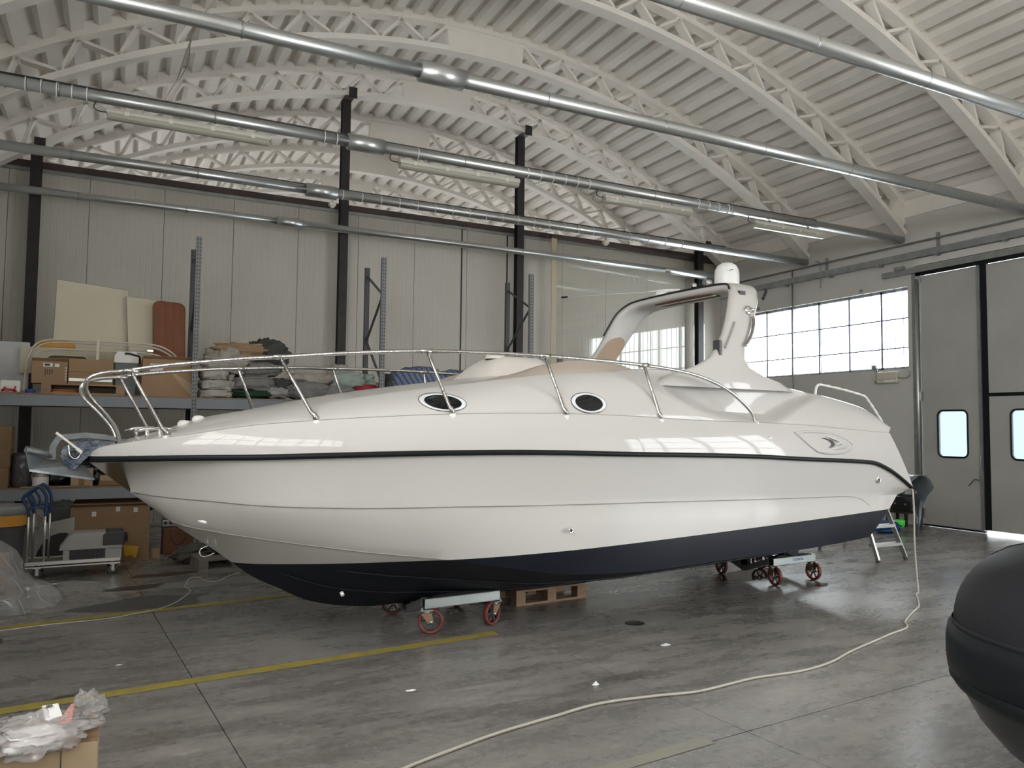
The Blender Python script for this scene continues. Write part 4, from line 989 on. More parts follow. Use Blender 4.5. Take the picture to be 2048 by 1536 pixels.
# ================================================================== DOLLIES UNDER THE KEEL
def caster(parent, x, y, ztop, yaw, r=0.10):
    h = holder('caster', parent, (x, y, 0)); h.rotation_euler = (0, 0, yaw); off = 0.035
    MB().box(-.05, .05, -.045, .045, ztop - .012, ztop).build('swivel_plate', M['galv_dull'], h)
    MB().cyl((0, 0, ztop - .035), (0, 0, ztop - .012), .035, 14).build('swivel_bearing', M['galv_dull'], h)
    for sg in (1, -1):
        MB().prism([(-.045, ztop - .03), (.045, ztop - .03), (off + .022, r - .012), (off - .022, r - .012)], 'y', sg * .030 - .003, sg * .030 + .003).build('fork', M['brass'], h)
        MB().lathe([(0, .0), (.013, .0), (.013, .010), (0, .012)], c=(0, 0, 0), n=12, mtx=Matrix.Translation((off, -sg * .033, r)) @ Matrix.Rotation(sg * PI / 2, 4, 'X')).build('axle_nut', M['galv'], h)
    mx = Matrix.Translation((off, 0, r)) @ Matrix.Rotation(PI / 2, 4, 'X')
    MB().lathe([(r * .78, -.020), (r * .95, -.020), (r, -.013), (r, .013), (r * .95, .020), (r * .78, .020), (r * .78, -.020)], n=28, mtx=mx).build('tyre', M['wheel_red'], h)
    hb = MB(); hb.lathe([(0, -.018), (.024, -.018), (.024, .018), (0, .018)], n=14, mtx=mx)
    for k in range(6):
        a = k * PI / 3; hb.bar((off + .02 * math.cos(a), 0, r + .02 * math.sin(a)), (off + r * .79 * math.cos(a), 0, r + r * .79 * math.sin(a)), .012, .012, (0, 1, 0))
    hb.build('spoked_hub', M['darkgrey'], h)
    return h
def dolly(label, cx, cy, rz, yaws, tipz, keelz, plate):
    d = thing('boat_dolly', label, 'dolly', (cx, cy, 0), rz, 'boat dollies under the keel')
    zb, zt_ = 0.205, 0.283
    for sy in (-1, 1):
        y = sy * .375; mb = MB(); t = .006
        mb.box(-.345, .345, y - .039, y + .039, zb, zb + t); mb.box(-.345, .345, y - .039, y + .039, zt_ - t, zt_); mb.box(-.345, .345, y - .039, y - .039 + t, zb, zt_); mb.box(-.345, .345, y + .039 - t, y + .039, zb, zt_)
        mb.build('end_beam', M['galv_beam'], d)
        MB().box(-.338, .338, y - .030, y + .030, zb + .008, zt_ - .008).build('beam_core', M['black'], d)
        for sx in (-1, 1): caster(d, sx * .315, y, .198, yaws[(sx, sy)])
        for sx in (-1, 1): MB().cyl((sx * .36, y - .02, .175), (sx * .36, y - .02, .215), .008, 8).build('bolt', M['galv_dull'], d)
    for sx in (-1, 1):
        x = sx * .31
        for sy in (-1, 1): MB().bar((x, sy * .345, .245), (x, 0, tipz - .03), .06, .06).build('cradle_arm', M['galv_dull'], d)
        MB().box(x - .03, x + .03, -.045, .045, tipz - .03, keelz).build('keel_pad', M['rubber'], d)
    for k in range(3):
        MB().prism([(-.22, 0), (.22, 0), (.2, .0), (-.2, .0)] if False else [(-.30 + .04 * k, -.40 + .012 * k), (.30 - .04 * k, -.40 + .012 * k), (.30 - .04 * k, -.33), (-.30 + .04 * k, -.33)], 'z', zt_ + .006 * k, zt_ + .006 * (k + 1)).build('rubber_sheet', M['rubber'], d)
    if plate:
        lb = MB().box(-.035, .155, -.418, -.4145, .222, .272).build('maker_plate', mat('pale_blue_plate', (0.62, 0.72, 0.80), 0.4), d)
        me = text_mesh('TECNITRAIL', .034, .0008); me.materials.append(mat('navy_lettering', (0.02, 0.03, 0.10), 0.5))
        o = link('plate_lettering', me, d, (.06, -.4188, .247)); o.rotation_euler = (PI / 2, 0, 0); o.scale = (.92, 1.2, 1)
    return d
dolly('red wheeled steel dolly under the bow half of the cruiser', 2.51, 6.285, math.radians(5), {(-1, -1): -.35, (1, -1): -2.75, (-1, 1): -.4, (1, 1): -.9}, .15, .175, False)
dolly('red wheeled steel dolly under the stern, with a maker plate on its beam', 6.56, 6.60, math.radians(5), {(-1, -1): -1.75, (1, -1): -1.65, (-1, 1): -1.8, (1, 1): -1.3}, .15, .285, True)

# ================================================================== PALLET RACK AND WHAT LIES ON IT
RYF, RYB = 10.75, 11.60
rk = thing('pallet_rack', 'long grey pallet rack with two blue grey shelf levels along the partition', 'rack', (0, RYF, 0))
def upright(x, y, m):
    h = holder('upright', rk, (x, y - RYF, 0)); H_ = 4.09
    mb = MB(); mb.box(-.034, .034, -.004, 0, 0, H_); mb.box(-.034, -.030, 0, .06, 0, H_); mb.box(.030, .034, 0, .06, 0, H_); mb.box(-.05, .05, -.03, .07, 0, .006)
    mb.build('upright_profile', m, h)
    pf = MB()
    for k in range(80):
        z = .10 + k * .05
        for sx in (-.016, .016): pf.box(sx - .005, sx + .005, -.006, -.003, z - .011, z + .011)
    stuff(pf.build('perforations', M['black'], h))
for x in (-1.66, .84, 3.34, 5.77):
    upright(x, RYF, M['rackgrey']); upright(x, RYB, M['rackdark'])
    zs = [.25, 1.0, 1.75, 2.30, 2.95, 3.55, 3.95]
    for i, (a, b) in enumerate(zip(zs[:-1], zs[1:])):
        ya, yb = (.05, RYB - RYF) if i % 2 else (RYB - RYF, .05)
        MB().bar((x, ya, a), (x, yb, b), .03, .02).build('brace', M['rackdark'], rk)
for a, b in ((-1.66, .84), (.84, 3.34), (3.34, 5.77)):
    for z0, z1 in ((.725, .855), (1.845, 1.975)):
        for y in (-.006, RYB - RYF - .05): MB().box(a + .035, b - .035, y, y + .045, z0, z1).build('shelf_beam', M['rackbeam'], rk)
        n = 3
        for k in range(n):
            xa = a + .02 + (b - a - .04) * k / n; xb = a + .02 + (b - a - .04) * (k + 1) / n
            MB().box(xa + .002, xb - .002, -.01, RYB - RYF + .03, z1 + .001, z1 + .019).build('shelf_board', M['chip'], rk)
SH, SL = 1.995, .875
def carton(name, label, x0, x1, y0, y1, z0, z1, m='card', rz=0.0, flaps=False, tape=True, taper=0.0, group=None, stickers=()):
    t = thing(name, label, 'box', ((x0 + x1) / 2, (y0 + y1) / 2, z0), rz, group); a, b, h = (x1 - x0) / 2, (y1 - y0) / 2, z1 - z0
    mb = MB(); k = 1 - taper
    vs = [(-a, -b, 0), (a, -b, 0), (a, b, 0), (-a, b, 0), (-a * k, -b * k, h), (a * k, -b * k, h), (a * k, b * k, h), (-a * k, b * k, h)]
    mb.add(vs, [(0, 3, 2, 1), (4, 5, 6, 7), (0, 1, 5, 4), (1, 2, 6, 5), (2, 3, 7, 6), (3, 0, 4, 7)])
    mb.build('carton_body', M[m], t, bevel=.004)
    if flaps:
        MB().add([(-a * k, -b * k, h), (a * k, -b * k, h), (a * k, -b * k - .05, h + .03), (-a * k, -b * k - .05, h + .03)], [(0, 1, 2, 3)]).build('flap', M[m], t, solid=.004)
        MB().add([(-a * k, b * k, h), (a * k, b * k, h), (a * k, b * k + .03, h + .06), (-a * k, b * k + .03, h + .06)], [(0, 1, 2, 3)]).build('flap', M[m], t, solid=.004)
    if tape: MB().box(-.022, .022, -b * k - .0012, b * k + .001, h - .0005, h + .001).build('tape_strip', M['tape'], t); MB().box(-.022, .022, -b - .0015, -b + .001, h * .75, h * .999).build('tape_strip', M['tape'], t)
    for (sx0, sx1, sz0, sz1, mm) in stickers: MB().box(sx0, sx1, -b - .003, -b + .002 + taper * b * .8, sz0, sz1).build('sticker', M[mm], t)
    return t
def pallet(name, label, cx, cy, z, L_, W_, rz, m='wood', group=None, ht=.125):
    t = thing(name, label, 'pallet', (cx, cy, z), rz, group)
    for k in range(5):
        y = -W_ / 2 + .05 + k * (W_ - .1) / 4; MB().box(-L_ / 2, L_ / 2, y - .045, y + .045, ht - .018, ht).build('deck_board', M[m], t)
    for x in (-L_ / 2 + .05, 0, L_ / 2 - .05):
        MB().box(x - .05, x + .05, -W_ / 2, W_ / 2, ht - .036, ht - .018).build('stringer', M[m], t)
        for y in (-W_ / 2 + .05, 0, W_ / 2 - .05): MB().box(x - .05, x + .05, y - .05, y + .05, .018, ht - .036).build('block', M[m], t)
    for y in (-W_ / 2 + .05, 0, W_ / 2 - .05): MB().box(-L_ / 2, L_ / 2, y - .05, y + .05, 0, .018).build('bottom_board', M[m], t)
    return t
def bundle(name, label, cat, c, s, m, rz=0.0, seed=0, n=2.6, fold=.16, group=None, flat=True, creases=True, crisp=0.0, nu=16, nv=30):
    """a soft folded bundle: superellipsoid with noise folds, resting on its flattened base; a strap-like seam as a part"""
    if name == 'folded_cover': crisp, nu, nv = .30, 22, 44
    t = thing(name, label, cat, c, rz, group); mb = MB(); rows = []
    for i in range(nu + 1):
        ph = -PI / 2 + PI * i / nu; row = []
        for k in range(nv):
            a = 2 * PI * k / nv
            def sp(x, e): return math.copysign(abs(x) ** e, x)
            x = sp(math.cos(ph), 2 / n) * sp(math.cos(a), 2 / n); y = sp(math.cos(ph), 2 / n) * sp(math.sin(a), 2 / n); z = sp(math.sin(ph), 2 / n)
            d = 1 + fold * noise.noise((x * 1.4 + seed, y * 2.2, z * 3.2 + seed)) + fold * .55 * noise.noise((x * 4 + seed, y * 5, z * 7))
            if crisp: d += crisp * (abs(noise.noise((x * 2.6 + seed, y * 3.4, z * 2 + 3))) - .5 * abs(noise.noise((x * 5 + y * 4, y * 6 - x * 3, seed)))) - crisp * .12
            zz = z * d
            if flat: zz = max(zz, -.96)
            row.append((x * d * s[0] / 2, y * d * s[1] / 2, (zz + .96) * s[2] / 1.96))
        rows.append(row)
    mb.grid(rows, closed=True); mb.build('folded_cloth', M[m], t)
    if creases:
        for q in range(2):
            pts = []
            f = .30 + .34 * q
            for k in range(0, nv + 1, 2):
                i = int(f * nu) + 2; p = Vector(rows[min(i, nu - 1)][k % nv]); pts.append((p.x * 1.004, p.y * 1.004, p.z + .002))
            MB().tube(pts, .0045, 5).build('seam', M[m], t)
    return t
# --- upper shelf, left bay
b_ = thing('foam_board', 'white marbled foam board standing at the left end of the upper shelf', 'board', (-1.30, 11.42, SH))
MB().box(-.28, .25, -.02, .02, 0, .655).build('board', M['styro'], b_, bevel=.004)
MB().box(-.28, .25, .022, .026, 0, .655).build('backing_sheet', M['paper'], b_)
def leaning(name, label, quad, y0, y1, th_, m, cat='panel'):
    """flat panel: quad of (x,z) corners leaning from y0 (foot) to y1 (top)"""
    t = thing(name, label, cat, (quad[0][0], y0, quad[0][1])); z0 = min(q[1] for q in quad); z1 = max(q[1] for q in quad)
    f = lambda z: y0 + (y1 - y0) * (z - z0) / (z1 - z0)
    a = [Vector((x, f(z), z)) - t.location for x, z in quad]; b = [p + Vector((0, th_, 0)) for p in a]; n = len(a)
    MB().add(a + b, [tuple(range(n)), tuple(reversed(range(n, 2 * n)))] + [(i, i + n, (i + 1) % n + n, (i + 1) % n) for i in range(n)]).build('sheet', M[m], t, bevel=.003)
    e = MB(); e.tube(a, .005, 5, closed=True); e.build('edge_banding', M['grey_line'] if m == 'cream' else M[m], t)
    return t
leaning('cream_panel', 'large square cream panel leaning upright at the back of the upper shelf', [(-.815, SH), (.045, SH), (.045, 3.44), (-.80, 3.515)], 11.40, 11.62, .02, 'cream')
leaning('cream_panel', 'narrow cream panel half hidden behind the brown table top', [(.10, SH), (.52, SH), (.50, 3.32), (.015, 3.35)], 11.34, 11.53, .018, 'cream')
rp = [(.375, SH), (.76, SH)] + [(.655 + .085 * math.cos(a), 3.205 + .085 * math.sin(a)) for a in np.linspace(0, PI / 2, 6)] + [(.425 + .085 * math.cos(a), 3.215 + .085 * math.sin(a)) for a in np.linspace(PI / 2, PI, 6)]
leaning('table_top', 'brown cherry veneer table top with rounded corners, leaning on the cream panels', rp, 11.24, 11.42, .022, 'cherry', 'table top')
ov = thing('cutout_panel', 'cream moulded panel with an oblong cut-out behind the cartons', 'panel', (-.64, 11.34, SH))
op = [(-.52, 0), (.50, 0), (.50, .57), (.42, .60), (-.44, .61), (-.50, .57)]
ip = [(-.24 + .23 - .0 + .0, 0)]
hole = [(.02 + .16 + .06 * math.cos(a), .445 + .058 * math.sin(a)) for a in np.linspace(-PI / 2, PI / 2, 8)] + [(.02 - .17 + .06 * math.cos(a), .445 + .058 * math.sin(a)) for a in np.linspace(PI / 2, 1.5 * PI, 8)]
ov_mb = MB()
R2 = []
for (cx_, cz_) in hole:
    d = Vector((cx_ - .02, cz_ - .445)); 
    # outer point on the rectangle along the same ray
    sx = (.50 if d.x > 0 else .52) / max(abs(d.x), 1e-5); szz = ((.60 - .445) if d.y > 0 else .445) / max(abs(d.y), 1e-5); k = min(sx, szz)
    R2.append((.02 + d.x * k, .445 + d.y * k))
nh = len(hole)
fr_v = [(x, 0, z) for x, z in hole] + [(x, 0, z) for x, z in R2]; bk_v = [(x, .02, z) for x, z in hole] + [(x, .02, z) for x, z in R2]
ov_mb.add(fr_v + bk_v, [(i, (i + 1) % nh, nh + (i + 1) % nh, nh + i) for i in range(nh)] + [(2 * nh + i, 3 * nh + i, 3 * nh + (i + 1) % nh, 2 * nh + (i + 1) % nh) for i in range(nh)] + [(i, 2 * nh + i, 2 * nh + (i + 1) % nh, (i + 1) % nh) for i in range(nh)])
ov_mb.build('sheet', M['cream'], ov)
MB().box(-.22, .26, .10, .12, .2, .6).build('inner_liner', mat('amber_liner', (0.36, 0.27, 0.12), 0.5), ov)
MB().tube([(x, -.002, z) for x, z in hole], .006, 6, closed=True).build('cutout_trim', M['cream_tube'], ov)
bf = thing('bimini_frame', 'folded cream bimini frame of bent tubes arching over the cartons', 'tube frame', (-1.05, 10.98, SH))
for j, (dz, dx0, dx1, dy) in enumerate(((0, 0, 0, 0), (-.028, .02, -.03, .05), (-.115, .035, -.02, .02))):
    pts = [(-.01 + dx0 * .4 - .0, dy, 0.01), (0.015 + dx0 * .5, dy, .35), (.04 + dx0, dy, .48 + dz * .4), (.10 + dx0, dy, .60 + dz * .8), (.20 + dx0, dy, .655 + dz), (.34 + dx0, dy, .672 + dz), (.75, dy, .672 + dz), (1.1, dy, .675 + dz), (1.40 + dx1, dy, .665 + dz), (1.55 + dx1, dy, .62 + dz), (1.66 + dx1, dy, .54 + dz * .6), (1.72 + dx1 * .5, dy, .45)]
    MB().tube(smooth_path(pts, 5), .0115, 8).build('bow_tube', M['cream_tube'], bf)
MB().box(.755, .785, -.02, .07, .30, .69).build('joint_strut', M['cream_tube'], bf)
MB().box(1.33, 1.40, -.02, .02, .575, .60).build('clamp', M['chrome_s'], bf)
pallet('wooden_pallet', 'wooden pallet on the upper shelf under two cartons', -.41, 11.17, SH, .90, .74, 0)
tc = thing('tool_case', 'orange handled tool case pushed inside the shelf pallet', 'case', (-.62, 10.92, SH + .019))
MB().box(-.13, .13, 0, .16, 0, .035).build('case_body', M['orange'], tc, bevel=.006)
MB().tube([(-.11, 0, .02), (-.11, -.03, .03), (.11, -.03, .03), (.11, 0, .02)], .008, 8).build('handle', M['orange'], tc)
ca = carton('cardboard_box', 'small taped carton with barcode stickers, left one on the shelf pallet', -.975, -.60, 10.86, 11.2, SH + .126, SH + .395, 'card', rz=.03, flaps=True, tape=False, stickers=((-.07, .03, .20, .245, 'paper'), (.05, .10, .20, .24, 'paper')))
for k in range(4): MB().box(-.05 + k * .024, -.042 + k * .024, -.1745, -.168, .10 + .015 * (k % 2), .17).build('print_mark', M['ink'], ca)
MB().box(-.055, .0, -.1755, -.17, .212, .236).build('barcode', M['ink'], ca)
for k in range(5): MB().box(.165, .18, -.1745, -.168, .04 + k * .035, .062 + k * .035).build('silver_tape', M['tape'], ca)
cb = carton('cardboard_box', 'wide half open carton with a silver strip, right one on the shelf pallet', -.585, -.10, 10.86, 11.2, SH + .126, SH + .435, 'card', tape=False)
MB().box(-.24, .24, -.178, -.17, .15, .156).build('flap_edge', M['card_dark'], cb)
MB().box(-.235, .235, -.19, -.17, .035, .07).build('foil_strip', M['galv'], cb)
MB().add([(-.25, -.17, .30), (-.25, .17, .31), (-.42, .17, .22), (-.40, -.17, .24)], [(0, 1, 2, 3)]).build('flap', M['card'], cb, solid=.004)
cl = thing('cool_box', 'grey cool box with white lid and dark handle between the shelf cartons', 'cool box', (.045, 11.12, SH))
MB().prism([(-.115, .15), (.115, .15), (.135, .42), (-.135, .42)] if False else [(-.118, 0), (.118, 0), (.138, .42), (-.138, .42)], 'y', -.12, .16).build('cooler_body', M['cooler'], cl, bevel=.012)
MB().prism([(-.145, .415), (.145, .415), (.142, .50), (.11, .565), (-.11, .565), (-.142, .50)], 'y', -.135, .17).build('cooler_lid', M['white_plastic'], cl, bevel=.012)
MB().tube(smooth_path([(-.02, -.14, .535), (.02, -.15, .54), (.10, -.15, .52), (.148, -.12, .50), (.15, -.06, .42)], 4), .012, 8).build('carry_handle', M['black'], cl)
cc = carton('cardboard_box', 'large crushed carton with a white label beside the grey rack upright', .215, .82, 10.84, 11.30, SH, SH + .48, 'card', taper=.06, tape=False, flaps=True, stickers=((-.20, -.05, .32, .415, 'paper'),))
MB().add([(.30, -.233, .0), (.05, -.222, .30), (.29, -.219, .30)], [(0, 1, 2)]).build('torn_liner', M['card2'], cc)
fa = thing('storage_case', 'off white case with red straps at the left end of the upper shelf', 'case', (-1.185, 10.93, SH))
MB().box(-.10, .11, -.09, .09, 0, .15).build('case_body', M['white_plastic'], fa, bevel=.02)
for a, b in (((-.07, -.093, .01), (-.04, -.093, .07)), ((-.05, -.093, .05), (.05, -.093, .035)), ((.05, -.093, .0), (.065, -.093, .08)), ((-.08, -.093, .03), (.0, -.093, .02)), ((0, -.093, .03), (.08, -.093, .02))): MB().bar(a, b, .006, .018).build('red_strap', M['red_print'], fa)
bt = thing('tape_roll', 'blue tape roll lying beside the white case on the upper shelf', 'tape roll', (-.975, 10.86, SH))
MB().lathe([(.022, 0), (.05, 0), (.052, .004), (.052, .044), (.05, .048), (.022, .048), (.022, 0)], n=24).build('tape_ring', M['blue_tape'], bt)
MB().lathe([(.019, .001), (.022, .001), (.022, .047), (.019, .047), (.019, .001)], n=20).build('core', M['card'], bt)
bundle('rolled_sheet', 'amber plastic sheet crumpled behind the cream panel with the cut-out', 'plastic sheet', (-.76, 11.50, SH + .54), (.42, .14, .17), 'bagorange', seed=9, creases=False)
# --- upper shelf, middle bay: folded covers
G = 'folded covers on the upper shelf'
bundle('folded_cover', 'off white quilted cover, bottom one of the stack next to the upright', 'cover', (1.135, 11.10, SH), (.46, .46, .115), 'f_white', seed=1, n=4, fold=.10, group=G)
bundle('folded_cover', 'off white quilted cover, middle one of the stack next to the upright', 'cover', (1.15, 11.10, SH + .108), (.46, .46, .13), 'f_white', seed=2.3, n=4, fold=.12, group=G)
bundle('folded_cover', 'rounded white cushion cover topping the low stack next to the upright', 'cover', (1.10, 11.10, SH + .225), (.36, .44, .20), 'f_white', seed=3.1, n=3, fold=.14, group=G)
bundle('folded_cover', 'crumpled beige canvas hanging over the white stack', 'cover', (1.24, 11.08, SH + .33), (.62, .42, .34), 'f_beige', rz=.2, seed=4.7, n=2.2, fold=.42, group=G)
bundle('folded_cover', 'tan canvas spread on top of the beige canvas', 'cover', (1.44, 11.22, SH + .53), (.66, .36, .24), 'f_tan', rz=-.1, seed=6.2, n=2.1, fold=.45, group=G)
bundle('folded_cover', 'charcoal bag, highest of the heap', 'bag', (1.82, 11.36, SH + .40), (.56, .36, .46), 'f_dark', seed=7.9, n=2.3, fold=.38, group=G)
bundle('folded_cover', 'long grey rolled cover lying under the charcoal bag', 'cover', (1.64, 11.14, SH + .29), (.60, .36, .22), 'f_grey', rz=-.15, seed=8.4, n=2.4, fold=.22, group=G)
bundle('folded_cover', 'plump grey cover in the middle of the heap above the green cloth', 'cover', (1.60, 11.02, SH + .085), (.56, .40, .22), 'f_grey', rz=.12, seed=10.2, n=2.5, fold=.2, group=G)
bundle('folded_cover', 'dark green cloth squeezed at the bottom of the heap', 'cover', (1.60, 10.98, SH), (.58, .40, .12), 'f_green', seed=11.5, n=2.6, fold=.2, group=G)
bundle('folded_cover', 'pale grey plastic wrapped sheet beside the dark green cloth', 'cover', (1.90, 10.97, SH), (.34, .34, .16), 'f_silver', rz=-.2, seed=12.5, n=2.2, fold=.35, group=G)
bundle('folded_cover', 'dark grey crumpled cloth behind the pale plastic wrap', 'cover', (1.98, 11.2, SH + .06), (.42, .34, .25), 'f_dark', seed=13.1, n=2.2, fold=.35, group=G)
bundle('folded_cover', 'grey tied roll lying in the centre of the shelf', 'cover', (2.36, 11.00, SH), (.58, .36, .26), 'f_grey', rz=.08, seed=14.3, n=2.4, fold=.2, group=G)
bundle('folded_cover', 'grey pleated cover on top of the tied roll', 'cover', (2.42, 11.2, SH + .22), (.62, .36, .18), 'f_beige', rz=-.1, seed=15.3, n=2.3, fold=.28, group=G)
bundle('folded_cover', 'grey brown flat bag right of the tied roll', 'cover', (2.76, 10.98, SH), (.56, .34, .22), 'f_grey', rz=-.1, seed=16.8, n=2.2, fold=.28, group=G)
bundle('folded_cover', 'pale green cloth bundle near the right upright', 'cover', (2.98, 11.2, SH + .14), (.74, .40, .30), 'f_mint', rz=-.18, seed=17.6, n=2.3, fold=.28, group=G)
bundle('folded_cover', 'grey striped end of a roll rising left of the pale green bundle', 'cover', (2.86, 11.32, SH + .33), (.34, .26, .22), 'f_beige', rz=-.4, seed=18.6, n=2.3, fold=.25, group=G)
bundle('folded_cover', 'red cloth tucked by the right upright', 'cover', (3.20, 10.98, SH + .10), (.42, .26, .14), 'f_red', seed=19.1, n=2.2, fold=.3, group=G)
# --- upper shelf, right bay
bundle('striped_cushion', 'blue and white striped cushion roll behind the bow rail', 'cushion', (4.02, 11.10, SH + .02), (.95, .42, .54), 'stripe', seed=20.4, n=2.4, fold=.14)
bundle('striped_cushion', 'pale striped cushion lying behind the helm cowl', 'cushion', (4.68, 11.25, SH + .20), (.62, .36, .34), 'stripe', seed=22.4, n=2.4, fold=.16)
bundle('folded_cover', 'grey green cover squeezed between the upright and the striped cushion', 'cover', (3.58, 11.15, SH), (.30, .36, .42), 'f_dark', seed=23.2, n=2.3, fold=.3)
# --- lower shelf
for k, (z0, z1, lb) in enumerate(((SL, SL + .235, 'cardboard box at the left edge of the lower shelf, bottom of three'), (SL + .237, SL + .465, 'cardboard box at the left edge of the lower shelf, middle of three'), (SL + .467, SL + .72, 'cardboard box at the left edge of the lower shelf, topmost of three'))):
    carton('cardboard_box', lb, -1.56 - .01 * k, -1.145 + .004 * k, 10.80, 11.2, z0, z1, 'card_dark', rz=.02 * (k - 1), group='boxes stacked on the lower shelf')
wr_ = thing('wrapped_bundle', 'dark grey plastic wrapped roll standing on the lower shelf', 'bundle', (-1.035, 10.97, SL))
rows = []
for i in range(15):
    z = .40 * i / 14; r0 = .108 if 0 < i < 14 else .09
    rows.append([((r0 + .012 * noise.noise((math.cos(a) * 2, math.sin(a) * 2, z * 12))) * math.cos(a), (r0 + .012 * noise.noise((math.cos(a) * 2, math.sin(a) * 2, z * 12))) * math.sin(a), z) for a in np.linspace(0, 2 * PI, 26)[:-1]])
rows.append([(0.03 * math.cos(a), .03 * math.sin(a), .41) for a in np.linspace(0, 2 * PI, 26)[:-1]])
MB().grid(rows, closed=True).build('wrapping', M['f_wrap'], wr_)
MB().tube(smooth_path([(-.07, -.085, .38), (-.03, -.11, .30), (.0, -.117, .2), (.04, -.11, .1)], 4), .004, 5).build('wrap_fold', M['f_wrap'], wr_)
tn = thing('paint_tin', 'paint tin with a white label on the lower shelf', 'tin', (-.83, 10.92, SL))
MB().lathe([(0, 0), (.082, 0), (.085, .006), (.085, .155), (.08, .165), (.07, .16), (0, .16)], n=28).build('tin_body', mat('tin_metal', (0.30, 0.25, 0.2), 0.4, 0.4), tn)
MB().lathe([(.0865, .01), (.0865, .12)], n=28).build('tin_label', M['paper'], tn)
G2 = 'black bags on the lower shelf'
bundle('black_bag', 'black plastic bag beside the paint tin', 'bag', (-.66, 11.08, SL), (.30, .36, .24), 'f_black', seed=30, n=2.2, fold=.4, creases=False, group=G2)
bundle('black_bag', 'black plastic bag hidden behind the small beige carton', 'bag', (-.42, 11.25, SL), (.36, .34, .30), 'f_black', seed=31, n=2.2, fold=.4, creases=False, group=G2)
bundle('black_bag', 'low black bag between the beige carton and the flat cartons', 'bag', (-.22, 11.1, SL), (.26, .34, .18), 'f_black', seed=32, n=2.2, fold=.4, creases=False, group=G2)
cx2 = carton('cardboard_box', 'small pale beige carton under the anchor on the lower shelf', -.51, -.275, 10.80, 11.05, SL, SL + .215, 'card2', tape=False)
MB().box(-.03, .03, -.127, -.12, .0, .12).build('hand_slot', M['card_dark'], cx2)
carton('flat_carton', 'flat carton on the lower shelf, bottom of two', -.21, .16, 10.86, 11.2, SL, SL + .055, 'card_dark', tape=False, group='flat cartons on the lower shelf')
carton('flat_carton', 'flat carton on the lower shelf, upper of two', -.20, .13, 10.87, 11.2, SL + .057, SL + .125, 'card2', tape=False, group='flat cartons on the lower shelf')
bundle('folded_cover', 'grey and white hoses and cloth heaped above the flat cartons', 'cover', (-.04, 11.12, SL + .126), (.40, .34, .26), 'f_silver', seed=33, n=2.2, fold=.45)
bundle('folded_cover', 'large dark cover filling the lower shelf behind the bow', 'cover', (.45, 11.2, SL), (.6, .5, .5), 'f_dark', seed=34, n=2.4, fold=.3)
bd = thing('loose_board', 'loose brown board on the front edge of the lower shelf', 'board', (-.66, 10.83, SL))
MB().box(-.36, .36, -.10, -.02, 0, .014).build('board', M['chip'], bd); MB().box(-.36, .36, -.104, -.10, .0, .012).build('board_edge', M['card'], bd)
# --- on the floor before and under the rack
bb = carton('cardboard_box', 'very large brown carton on the floor behind the platform trolley', -.47, .37, 10.39, 10.95, 0, .665, 'card_dark', tape=False, flaps=True, rz=-.03)
for x, z in ((-.20, .55), (.05, .60), (.24, .585)): MB().box(x, x + .045, -.283, -.278, z, z + .055).build('tape_strip', M['tape'], bb)
MB().box(.0, .003, -.2835, -.278, .0, .665).build('panel_crease', M['card_dark'], bb)
en = MB().add([(.145, -.284, .20), (.315, -.284, .175), (.285, -.286, .045), (.16, -.284, .07)], [(0, 1, 2, 3)]).build('envelope', M['yellow_env'], bb, solid=.004)
MB().box(.20, .25, -.290, -.285, .065, .072).build('envelope_print', M['ink'], bb)
cabt = thing('wooden_cabinet', 'small brown wooden cabinet on the floor under the rack', 'cabinet', (.71, 10.95, 0))
MB().box(-.18, .18, -.20, .2, 0, .335).build('cabinet_body', M['cabinet'], cabt, bevel=.004)
MB().box(-.165, .165, -.212, -.20, .02, .32).build('cabinet_door', M['cabinet'], cabt, bevel=.003)
MB().tube(smooth_path([(-.09, -.215, .29), (-.07, -.22, .17), (.0, -.22, .12), (.07, -.22, .18), (.10, -.215, .30)], 5), .004, 5).build('hanging_cable', M['black'], cabt)
eg = thing('engine_part', 'small cast metal engine part on top of the brown cabinet', 'engine part', (.62, 10.9, .337))
MB().box(-.10, .10, -.08, .08, 0, .09).build('casting', M['galv_dull'], eg, bevel=.012)
for x in (-.06, 0, .06): MB().cyl((x, -.085, .05), (x, -.06, .05), .022, 12).build('port_hole', M['black'], eg)
for x in (-.07, .02): MB().cyl((x, 0, .09), (x, 0, .13), .02, 10).build('stud', M['galv_dull'], eg)
wbk = thing('wood_block', 'short wood block on the floor beside the very large carton', 'wood block', (.44, 10.62, 0))
MB().box(-.05, .05, -.06, .06, 0, .115).build('block', M['card'], wbk, bevel=.004); MB().box(-.03, .03, -.0625, -.06, .0, .08).build('block_face', M['wood'], wbk)
bundle('crumpled_tarp', 'stiff crumpled brown grey tarp on the floor by the rack upright', 'tarp', (.80, 10.02, 0), (.52, .22, .22), mat('drab_tarp', (0.13, 0.12, 0.10), 0.7, var=.4, scale=6, bump=.6, bscale=9) and 'f_drab', rz=.6, seed=40, n=1.7, fold=.5)
pallet('wooden_pallet', 'weathered pallet on the floor behind the bow of the cruiser', 1.22, 9.72, 0, .82, .62, .1, 'wood_grey')
bundle('crumpled_tarp', 'dark crumpled tarp lying on the weathered pallet', 'tarp', (1.25, 9.85, .125), (.60, .40, .08), 'f_dark', rz=.1, seed=41, n=2, fold=.4)
bn = thing('waste_bin', 'grey waste bin with an orange bag folded over its rim', 'bin', (-1.09, 10.05, 0))
MB().lathe([(.0, 0), (.165, 0), (.175, .02), (.205, .62), (.22, .63), (.222, .66), (.205, .665), (.195, .62)], n=30).build('bin_body', M['bin_grey'], bn)
